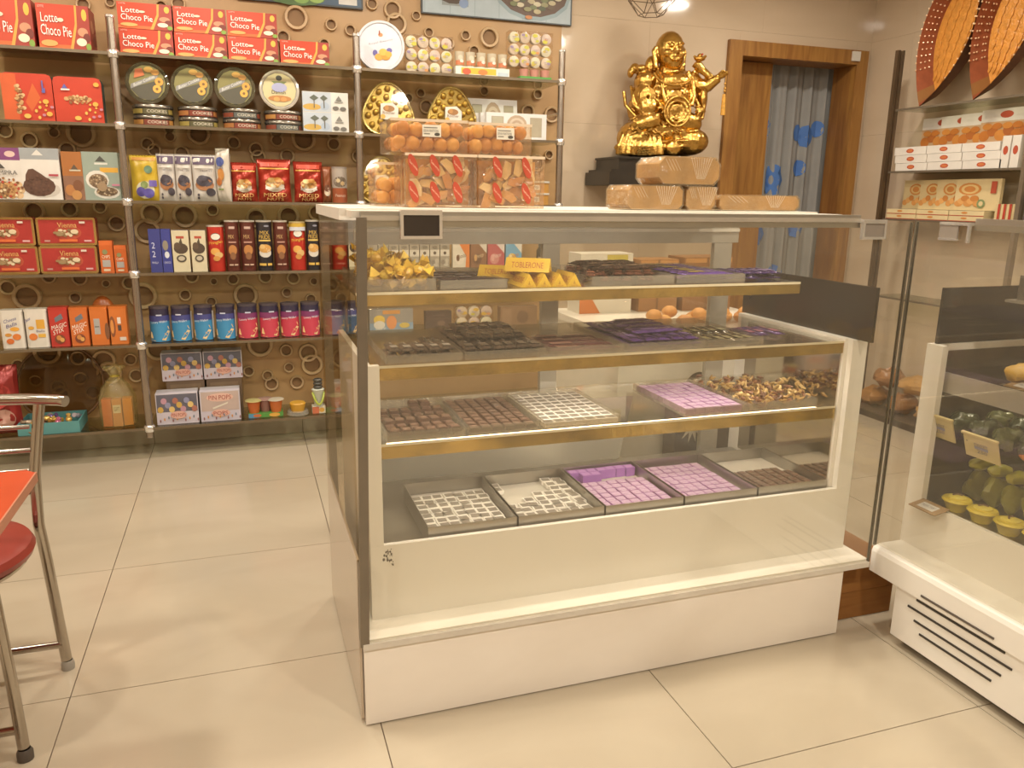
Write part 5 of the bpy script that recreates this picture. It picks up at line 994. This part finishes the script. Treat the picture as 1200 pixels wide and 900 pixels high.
# ================================================================ golden statue on its black bracket shelf
BLK = mat('1D1712', .25, 0, .1)
t = thing('statue_shelf', 'black stepped wall shelf under the golden statue', 'shelf', (2.17, 2.98, 1.436))
part('lower_step', MB().box(-.42, .30, -.14, .2, 0, .075, BLK).box(-.40, .29, -.12, .2, .075, .09, BLK), t, smooth=False); part('upper_step', MB().box(-.35, .285, -.11, .2, .09, .158, BLK).box(-.36, .295, -.12, .2, .15, .162, BLK), t, smooth=False)
st = thing('golden_statue', 'shiny golden statue of a seated laughing bald figure with a sack', 'statue', (2.165, 3.02, 1.612), -.32)
GO = mat('CFA24A', .22, .95, .1, 20, .3, 70); GOS = mat('D2A448', .22, .95, .06, 12)
b = MB()
def E_(x, y, z, rx, ry, rz, ax=0, ay=0, az=0, s=14): b.ball((x, y, z), (rx, ry, rz), GO, s, 10, Euler((ax, ay, az)).to_matrix())
def T_(pts, r, s=8): b.tube(pts, r, GO, s)
# base mound, draped skirt and sack
E_(.0, .02, .05, .28, .13, .06); E_(-.14, -.02, .10, .13, .11, .11); E_(.0, 0, .16, .2, .13, .10); E_(-.02, .02, .27, .19, .12, .13)
for k in range(9): T_([(-.27+.032*k, -.115-.012*math.sin(k), .0), (-.265+.031*k, -.12, .05), (-.24+.027*k, -.10, .12)], [.016, .018, .010])
E_(.175, -.05, .085, .105, .10, .078); E_(.085, -.06, .09, .035, .06, .07)
for k in (-1, 0, 1): T_([(.075, -.12+.01*abs(k), .085+.03*k), (.16, -.148+.012*abs(k), .088+.034*k), (.25, -.12+.02*abs(k), .088+.03*k)], .006, 6)
E_(.085, -.075, .155, .045, .05, .03, 0, .5); E_(.06, -.10, .045, .05, .03, .045)
# legs / knees
E_(-.10, -.09, .19, .11, .07, .055, 0, -.3); E_(.12, -.08, .20, .11, .07, .06, 0, .25)
# torso, belly, chest
E_(.03, 0, .33, .15, .115, .13); E_(.055, -.055, .335, .115, .085, .085); E_(.05, -.03, .415, .125, .085, .07); E_(.04, .01, .46, .13, .08, .045)
# belt swirl
for q, rr in enumerate((.075, .055, .035, .015)): T_([(.06+rr*math.cos(a), -.135-.008*(3-q), .245+rr*1.1*math.sin(a)) for a in [2*PI*k/18 for k in range(19)]], .008, 6)
T_([(-.09, -.07, .29), (.0, -.13, .262), (.08, -.14, .27), (.17, -.09, .31)], .012)
# robe edges on the chest
T_([(-.05, -.06, .48), (-.03, -.105, .42), (-.02, -.13, .34), (.0, -.14, .28)], .014); T_([(.13, -.06, .48), (.155, -.085, .42), (.165, -.1, .34), (.15, -.12, .28)], .014)
for k in range(3): T_([(-.02, -.12-.004*k, .30-.014*k), (.05, -.146, .272-.012*k), (.13, -.125, .295-.014*k)], .006, 6)
# left (viewer) arm in a wide sleeve
E_(-.105, -.01, .42, .075, .08, .075); E_(-.125, -.04, .33, .07, .075, .085); E_(-.10, -.09, .27, .065, .055, .06)
for k in range(4): T_([(-.20+.018*k, -.03, .40-.012*k), (-.19+.02*k, -.09, .29-.015*k), (-.13+.02*k, -.125, .235-.008*k), (-.05+.01*k, -.13, .23)], .009, 6)
for q, rr in enumerate((.045, .03, .014)): T_([(-.11+rr*math.cos(a), -.118-.004*q, .325+rr*1.2*math.sin(a)) for a in [2*PI*k/14 for k in range(15)]], .007, 6)
T_([(-.235, .0, .37), (-.225, -.03, .29), (-.17, -.07, .225), (-.1, -.1, .20)], .012); E_(-.175, .0, .50, .03, .03, .03); E_(-.20, .0, .475, .02, .03, .03); E_(-.14, -.02, .495, .04, .045, .025); E_(-.075, .02, .515, .04, .04, .06)
# right (viewer) arm reaching out, hand with fingers
T_([(.15, .0, .46), (.20, -.03, .40), (.25, -.07, .40), (.30, -.10, .44)], [.055, .052, .036, .026]); T_([(.17, -.05, .53), (.215, -.06, .485), (.26, -.08, .445)], [.03, .022, .02])
E_(.315, -.105, .455, .026, .022, .02)
for k in range(4): T_([(.322+.004*k, -.120+.009*k, .465), (.342+.002*k, -.126+.009*k, .472-.003*k), (.346, -.128+.009*k, .456-.002*k)], [.0085, .008, .006], 6)
T_([(.30, -.12, .462), (.31, -.136, .474), (.326, -.139, .472)], [.009, .008, .006], 6)
E_(.225, -.02, .33, .035, .07, .09)
T_([(.2, -.06, .36), (.235, -.07, .29), (.225, -.08, .22), (.17, -.11, .19)], .013); T_([(.16, -.1, .35), (.195, -.11, .28), (.18, -.12, .215)], .01)
# frills
rnd = random.Random(8)
for k in range(60):
    a = rnd.random(); x = -.23+.33*a; z = .11+.16*rnd.random()*(1-abs(a-.5)); y = -.10-.03*rnd.random()
    T_([(x, y, z), (x+.02, y-.014, z+.012), (x+.035, y, z-.004)], .006, 5)
for k in range(26):
    x = .02+.19*rnd.random(); z = .17+.1*rnd.random(); T_([(x, -.12, z), (x+.012, -.138, z+.01), (x+.03, -.12, z+.002)], .006, 5)
# neck and head (turned a little to the right)
hx, hy, hz = .02, -.03, .592
T_([(.03, -.01, .47), (.025, -.02, .53)], [.07, .06]); E_(hx, hy+.01, hz+.012, .084, .09, .10, 0, 0, .22, 20); E_(hx+.012, hy-.02, hz-.045, .072, .068, .058, 0, 0, .22, 16); E_(hx+.02, hy-.04, hz-.08, .04, .035, .026)
hm = Matrix.Translation((hx, hy, hz)) @ Euler((0, 0, .22)).to_matrix().to_4x4()
def H(x, y, z): v = hm @ Vector((x, y, z)); return (v.x, v.y, v.z)
def HE(x, y, z, rx, ry, rz): c = H(x, y, z); E_(*c, rx, ry, rz, 0, 0, .22)
HE(-.042, -.07, -.022, .026, .022, .021); HE(.042, -.07, -.022, .026, .022, .021)      # cheeks
HE(0, -.094, -.010, .016, .02, .018); HE(-.011, -.09, -.018, .009, .011, .009); HE(.011, -.09, -.018, .009, .011, .009)   # nose
T_([H(-.055, -.074, .03), H(-.034, -.086, .04), H(-.012, -.086, .03)], .0065, 6); T_([H(.055, -.074, .03), H(.034, -.086, .04), H(.012, -.086, .03)], .0065, 6)   # brows
HE(-.031, -.082, .017, .013, .01, .006); HE(.031, -.082, .017, .013, .01, .006)          # eyes
T_([H(-.034, -.078, -.042), H(-.02, -.088, -.056), H(0, -.092, -.06), H(.02, -.088, -.056), H(.034, -.078, -.042)], .006, 6)   # lower lip
T_([H(-.034, -.078, -.04), H(0, -.096, -.035), H(.034, -.078, -.04)], .0055, 6)
for s in (-1, 1): T_([H(s*.082, .005, .022), H(s*.092, .008, 0), H(s*.088, -.002, -.045), H(s*.082, -.012, -.10)], [.014, .019, .016, .017], 8)
tmp = link('statue_tmp', b.mesh('statue_tmp')); mod = tmp.modifiers.new('r', 'REMESH'); mod.mode = 'VOXEL'; mod.voxel_size = .0052; mod.use_smooth_shade = True
sm = tmp.modifiers.new('s', 'SMOOTH'); sm.factor = .5; sm.iterations = 1
dg = bpy.context.evaluated_depsgraph_get(); me = bpy.data.meshes.new_from_object(tmp.evaluated_get(dg)); bpy.data.objects.remove(tmp)
me.materials.clear(); me.materials.append(GO); me.name = 'body'
me.polygons.foreach_set('use_smooth', [True]*len(me.polygons))
link('body', me, st)
part('mouth', MB().ball(H(0, -.081, -.047), (.022, .008, .008), mat('5A3A14', .5), 10, 6), st)
b = MB()
for k in range(30):
    a = PI*(.06+.88*k/29); b.ball((.04+.115*math.cos(a)*(1 if k < 30 else 1), -.075-.075*math.sin(a), .475-.085*math.sin(a)), .0085, GOS, 7, 5)
for k in range(5): b.ball((.075+.014*k, -.15+.003*k, .385-.012*k), .0075, GOS, 7, 5)
part('necklace', b, st)
b = MB().ball((.185, -.09, .545), (.034, .028, .016), GOS, 12, 7).ball((.185, -.09, .558), (.016, .018, .016), GOS, 10, 6).tube([(.15, -.09, .56), (.165, -.09, .545), (.205, -.09, .545), (.222, -.09, .562)], [.006, .012, .012, .006], GOS, 8); o = part('ingot', b, st); part('red_gem', MB().ball((.195, -.108, .566), .006, mat('B0321E', .2), 7, 5), o)
b = MB().tube([(.338, -.125, .45), (.335, -.125, .37)], .0025, mat('B9852A', .5), 5)
for z in (.405, .38, .365): b.ball((.335, -.125, z), .008, mat('C08A2A', .35, .3), 8, 5)
o = part('tassel', b, st); part('tassel_fringe', MB().lathe([(.001, .35), (.009, .348), (.011, .33), (.014, .232), (.001, .232)], mat('C98F1E', .6, 0, .2, 90, .4, 200), 12, (.333, -.125, 0)), o)

# ================================================================ pendant lamp, posters
t = thing('pendant_lamp', 'geometric wire pendant lamp hanging above the statue', 'lamp', (1.835, 2.6, 2.30))
WI = mat('5E4A36', .4, .6); n = 6
lv = [[(.065*math.cos(2*PI*(k+.5)/n), .065*math.sin(2*PI*(k+.5)/n), .0) for k in range(n)], [(.145*math.cos(2*PI*k/n), .145*math.sin(2*PI*k/n), .09) for k in range(n)], [(.145*math.cos(2*PI*(k+.5)/n), .145*math.sin(2*PI*(k+.5)/n), .17) for k in range(n)], [(.04*math.cos(2*PI*k/n), .04*math.sin(2*PI*k/n), .29) for k in range(n)]]
b = MB()
for L in lv:
    for k in range(n): b.tube([L[k], L[(k+1) % n]], .0022, WI, 5)
for k in range(n):
    b.tube([lv[0][k], lv[1][k]], .0022, WI, 5); b.tube([lv[0][k], lv[1][(k+1) % n]], .0022, WI, 5)
    b.tube([lv[1][k], lv[2][k]], .0022, WI, 5); b.tube([lv[1][(k+1) % n], lv[2][k]], .0022, WI, 5)
    b.tube([lv[2][k], lv[3][k]], .0022, WI, 5); b.tube([lv[2][k], lv[3][(k+1) % n]], .0022, WI, 5)
part('wire_cage', b, t); part('bulb', MB().ball((0, 0, .13), (.03, .03, .04), mat('8C7866', .15), 12, 8), t); part('lamp_holder', MB().lathe([(.018, .17), (.02, .175), (.02, .28), (.001, .29)], WI, 12), t); part('cord', MB().tube([(0, 0, .29), (0, 0, CEIL+.03-2.30)], .003, WI, 6), t)
t = thing('food_poster', 'wide pale blue food poster with a plate of greens, top right', 'poster', (1.182, WALLY-.001, 2.335))
part('board', MB().box(-.445, .445, -.02, 0, 0, .42, mat('4A5258', .5)), t, smooth=False)
rnd = random.Random(6); S = [('r', .01, .015, .99, .99, 'A9B7BE')] + [('r', .02+.16*i, .02, .024+.16*i, .98, '8FA0A8') for i in range(6)] + [('r', .13, .12, .30, .8, '8C9494'), ('e', .2, .30, .11, .16, '4E3F34'), ('e', .27, .16, .03, .06, '7E94B8'), ('e', .73, .36, .26, .34, '8CA0A8'), ('e', .73, .38, .24, .31, '5A3F2C')] + [('e', .73+.2*math.cos(i*2.4)*math.sqrt(i/60), .39+.26*math.sin(i*2.4)*math.sqrt(i/60), .026, .03, ['6E7444', '8E8A5C', '4A5030', 'B5A880', '5E4A30', 'C9C0A0'][i % 6]) for i in range(60)] + [('e', .70, .06, .025, .025, 'C07A3A')]
part('poster_print', gfx(MB(), S, flat(.89, .42, -.0202), 1, .00008), t, smooth=False)
t = thing('food_poster', 'dark framed food poster at the top above the snack cake cartons', 'poster', (.10, WALLY-.001, 2.325))
part('board', MB().box(-.32, .32, -.02, 0, 0, .40, mat('3A3E40', .5)), t, smooth=False)
part('poster_print', gfx(MB(), [('r', .015, .02, .985, .98, '34506A'), ('e', .45, .1, .25, .12, '4A6A34'), ('e', .5, .06, .06, .05, '7AA04A'), ('e', .62, .08, .06, .05, '8AAA50'), ('r', .8, .04, .95, .12, 'C9C6C0')], flat(.64, .40, -.0202), 1, .0001), t, smooth=False)

# ================================================================ shelves on the right wall
SXF = 3.58; RZ = [1.915, 1.548, 1.262, .78]
t0 = ['top', 'second', 'third', 'lowest']
for k, z in enumerate(RZ):
    t = thing('side_shelf', f'{t0[k]} shelf of the side wall rack', 'shelf', (3.7, 2.1, z)); part('glass_pane', MB().box(-.12, .115, -1.0, .56, -.01, 0, SHELFGLASS), t, smooth=False); part('edge_strip', MB().box(-.1245, -.1205, -1.0, .56, -.011, .001, mat('6E6252', .3, .2)), t, smooth=False)
t = thing('rack_upright', 'dark bronze upright of the side wall rack near the corner', 'upright', (3.59, 2.70, 0)); part('outer_strip', MB().box(-.02, .0, -.012, .012, .002, 2.26, mat('5A4630', .35, .3)), t, smooth=False); part('inner_strip', MB().box(.02, .034, -.01, .01, .002, 2.26, mat('5E4A34', .35, .2)), t, smooth=False)
t = thing('rack_upright', 'grey upright of the side wall rack at the right picture edge', 'upright', (3.59, 1.74, 0)); part('outer_strip', MB().box(-.015, .015, -.012, .012, .002, 2.26, mat('8A7C6A', .3, .5)), t, smooth=False)
# boat-shaped baskets leaning on the wall
def boat(label, y, z, Lh=.44, wd=.178, tilt=.30, dep=.10, plain=0):
    t = thing('boat_basket', label, 'basket', (3.615, y, z), rot=(tilt, 0, 0), group='boat-shaped woven baskets')
    n = 24
    def rim(s, f, x): # outline of pointed oval in the yz plane
        p = []
        for k in range(n+1):
            v = -1+2*k/n; p.append((x, f*wd*(1-v*v)*s, Lh+Lh*v*s))
        for k in range(n-1, 0, -1):
            v = -1+2*k/n; p.append((x, -f*wd*(1-v*v)*s, Lh+Lh*v*s))
        return p
    A = rim(1.0, 1, 0.0); B = rim(.86, 1, dep); m = len(A)
    RB = mat('8E441E', .5, 0, .15, 20)
    part('basket_wall', MB().add(A+B, [(k, (k+1) % m, m+(k+1) % m, m+k) for k in range(m)], RB).add([(x+.004, yy*1.02, zz) for x, yy, zz in A+B], [(k, m+k, m+(k+1) % m, (k+1) % m) for k in range(m)], mat('6A3A1C', .6)), t)
    Bi = rim(.86, 1, dep-.001); OR = mat('C98426', .4, 0, .14, 30, .5, 80)
    part('woven_floor', MB().add(Bi, [tuple(range(m-1, -1, -1))], OR).add([(x+.006, yy, zz) for x, yy, zz in Bi], [tuple(range(m))], OR), t, smooth=False)
    b = MB()
    for r in range(11):
        for q in range(5):
            v = -.72+1.44*r/10; f = (q-2)/2.6; yy = f*wd*(1-v*v)*.86; b.ball((dep-.004, yy, Lh+Lh*v*.86), (.004, .017*(1-v*v)+.004, .034), OR, 6, 4)
    part('weave_strip', b, t)
    bd = MB(); CRB = mat('D8B48A', .3, .3)
    for k in range(0, m):
        if abs(A[k][2]-Lh) < Lh*.62:
            c0 = Vector(A[k]); c1 = Vector(B[k]); bd.ball(c0+Vector((-.003, 0, 0)), .0055, CRB, 6, 4)
            if A[k][1] > 0:
                for q in ((.25, .5, .75) if not plain else (.2, .35, .65, .8)): bd.ball(c0.lerp(c1, q)+Vector((-.001, -.003, 0)), .005, CRB, 6, 4)
    part('bead_trim', bd, t)
    pb = MB(); TP = mat('8A5A22', .5)
    for k in range(m):
        k2 = (k+1) % m
        if A[k][2] < Lh*.22 and A[k2][2] < Lh*.22: pb.add([Vector(A[k])*1+Vector((.0, -.002*(1 if A[k][1] > 0 else -1), 0)), Vector(A[k2])+Vector((0, -.002*(1 if A[k2][1] > 0 else -1), 0)), Vector(B[k2])+Vector((0, -.002*(1 if B[k2][1] > 0 else -1), 0)), Vector(B[k])+Vector((0, -.002*(1 if B[k][1] > 0 else -1), 0))], [(0, 1, 2, 3)], TP)
    part('bare_tip', pb, t)
boat('boat-shaped woven basket with red beaded rim, nearer the door', 2.52, RZ[0]+.006)
boat('boat-shaped woven basket with red beaded rim, right-hand one', 2.145, RZ[0]+.006, plain=1)
def wbox(name, label, y0, y1, x, z, h, d, base, S, group=None):        # carton whose face looks towards -x
    t = thing(name, label, 'carton', (x, (y0+y1)/2, z), rotz=-PI/2, group=group); carton(t, abs(y0-y1), h, d, base, S); return t
LOGO = [('e', .5, .5, .12, .28, 'B5482A'), ('e', .5, .5, .085, .17, 'C9713A')]
for i in range(3):
    for j in range(3):
        y1 = 2.635-.245*j-.01*(2-i)
        wbox('sweet_carton', f'flat white sweet carton on the side rack, {["lower", "middle", "top"][i]} row, {nth(j,3)}', y1, y1-.24, 3.585, RZ[1]+.047*i+.0005, .0455, .16, 'DAD3C9', LOGO, 'flat white sweet cartons')
for j, y1 in enumerate((1.893, 1.835)): wbox('sweet_carton', f'white sweet carton standing on end, {["left", "right"][j]} one', y1, y1-.05, 3.585, RZ[1]+.0005, .165, .16, 'DAD3C9', [('e', .5, .55, .3, .14, 'B5482A')])
FD = [('r', 0, 0, 1, .62, 'C9A27A'), ('r', .0, .62, 1, 1, 'DAD3C9'), ('e', .5, .82, .13, .11, 'B5482A')] + [('e', .1+.16*i, .2+.14*(i % 2), .11, .17, ['C0701E', 'B5641E', 'CE8430', 'A85A1E'][i % 4]) for i in range(6)] + [('e', .15+.2*i, .48, .1, .1, ['CE8430', 'C0701E'][i % 2]) for i in range(5)]
for j in range(4): wbox('sweet_carton', f'white carton with orange sweets picture leaning behind, {nth(j,4)}', 2.63-.15*j, 2.33-.155*j, 3.775-.012*j, RZ[1]+.142 if j < 3 else RZ[1]+.15, .175, .01, 'DAD3C9', FD, 'white cartons with sweets pictures')
ORN = [('e', .5, .68, .26, .2, 'C9823A'), ('e', .5, .68, .2, .15, 'D9B878'), ('e', .5, .68, .13, .1, 'C9823A')] + [('e', .1+.13*i, .22+.08*(i % 3), .1, .1, ['CE8F4A', 'D9A05A', 'C07A34'][i % 3]) for i in range(7)]
for j, (a, c) in enumerate([(2.64, 2.45), (2.49, 2.30), (2.345, 2.15), (2.19, 1.90)]): wbox('festive_carton', f'cream carton with orange flower print on the third side shelf, {nth(j,4)}', a, c, 3.70-.022*j, RZ[2]+.062, .172, .02, 'D2BC8C', ORN if j < 3 else [(s[0], s[1]*.55+.05, *s[2:4], *s[4:]) if s[0] == 'e' else s for s in ORN] + [('e', .62, .22, .09, .14, '7A8A5A'), ('e', .62, .22, .05, .08, 'D2BC8C'), ('r', .8, .55, .92, .92, 'B0462A')], 'cream cartons with flower prints')
for i in range(2):
    for j in range(3): wbox('festive_carton', f'flat cream carton with a red edge, {["lower", "upper"][i]} row, {nth(j,3)}', 2.64-.235*j, 2.41-.235*j, 3.585, RZ[2]+.03*i+.0005, .0295, .1, 'D6C294', [('r', 0, .0, 1, .16, 'A8381E'), ('e', .45, .62, .09, .2, 'C9823A')], 'flat cream cartons with red edges')
for j in range(4): wbox('festive_carton', f'narrow cream and red carton standing on end, {nth(j,4)}', 1.888-.034*j, 1.858-.034*j, 3.60, RZ[2]+.0005, .1, .12, 'D2BC8C', [('r', .5, 0, 1, 1, 'B0321E')], 'narrow cream and red cartons')
bag('shiny grey and red bag at the right end of the third side shelf', -.08, .08, 0, .16, '8A7E78', [('r', .1, .6, .9, .8, '8A2A22')], .07, 0, seed=60).location = (3.66, 1.66, RZ[2])
# bags on the floor plinth by the side wall
t = thing('low_plinth', 'low dark plinth along the side wall behind the corner', 'plinth', (3.66, 2.2, 0)); part('plinth_body', MB().box(-.14, .15, -.6, .55, .001, .04, mat('3E3228', .5)), t, smooth=False); part('plinth_top', MB().box(-.145, .15, -.605, .555, .04, .05, mat('5A4A3A', .4)), t, smooth=False)
for i in range(6):
    tag(part('bread_bag', lump(mat(['A8763A', '9A6A3C', 'B58A50'][i % 3], .3, 0, .15, 20), (.1, .09, .06), 70+i), None, (3.64, 2.60-.225*(i % 4)-.1*(i//4), .12+.14*(i//4))), 'brown snack bag piled on the low plinth by the side wall', 'bag', 'brown snack bags by the side wall')

# ================================================================ red chair and orange table
t = thing('steel_chair', 'chrome chair with a round red seat cut off at the left', 'chair', (-1.06, .78, 0))
CH = mat('B9B2A8', .16, 1.0, .04)
LX, RXc = -1.30, -.82
def W(*p): return [(x+1.06, y-.78, z) for x, y, z in p]
for s, xx in ((1, RXc), (-1, LX)):
    part('back_leg', MB().tube(W((xx-.012*s, .955, .0), (xx-.02*s, .965, .10), (xx-.03*s, .955, .35), (xx-.038*s, .955, .46), (xx-.035*s, .97, .60), (xx-.005*s, .985, .80)), .0145, CH, 12), t)
    part('front_leg', MB().tube(W((xx-.036*s, .562, .0), (xx-.05*s, .59, .2), (xx-.07*s, .62, .44)), .0135, CH, 12), t)
    part('foot_cap', MB().lathe([(.001, 0), (.019, 0), (.019, .02), (.014, .03)], mat('4A4038', .6), 12, W((xx-.036*s, .562, 0))[0]), t)
    part('foot_cap', MB().lathe([(.001, 0), (.018, 0), (.018, .018), (.014, .028)], mat('9A948A', .4), 12, W((xx-.012*s, .955, 0))[0]), t)
part('top_rail', MB().tube(W((-1.36, .975, .815), (-1.06, .99, .82), (-.85, .985, .812), (-.775, .975, .806), (-.757, .965, .804)), .0155, CH, 12), t)
for z in (.735, .668, .608, .545): part('back_bar', MB().tube(W((LX+.035, .98, z), (RXc-.035, .98, z)), .006, CH, 8), t)
part('front_stretcher', MB().tube(W((LX+.05, .575, .075), (RXc-.05, .575, .075)), .011, CH, 10), t)
part('rear_stretcher', MB().tube(W((LX+.02, .958, .078), (RXc-.02, .958, .078)), .011, CH, 10), t)
part('seat', MB().lathe([(.001, .44), (.19, .44), (.222, .447), (.228, .462), (.22, .478), (.19, .487), (.001, .49)], mat('862216', .3, 0, .06, 8), 40), t)
part('seat_ring', MB().tube([(.2*math.cos(2*PI*k/30), .2*math.sin(2*PI*k/30), .432) for k in range(30)], .009, CH, 8, True), t)
t = thing('orange_table', 'glossy orange table corner at the left picture edge', 'table', (-1.12, .20, 0))
part('table_top', MB().prism([(-.37, -.36), (.372, -.36), (.372, .34), (.35, .36), (-.37, .36)], .725, .745, mat('B53A0A', .22, 0, .05, 6), 'z'), t, smooth=False)
part('edge_band', MB().box(.3725, .376, -.36, .34, .724, .746, mat('A8684A', .4)).box(-.37, .352, .3605, .364, .724, .746, mat('A8684A', .4)), t, smooth=False)
part('pedestal', MB().lathe([(.001, .002), (.26, .002), (.25, .02), (.05, .035), (.035, .06), (.035, .70), (.1, .724), (.001, .724)], CH, 24), t)
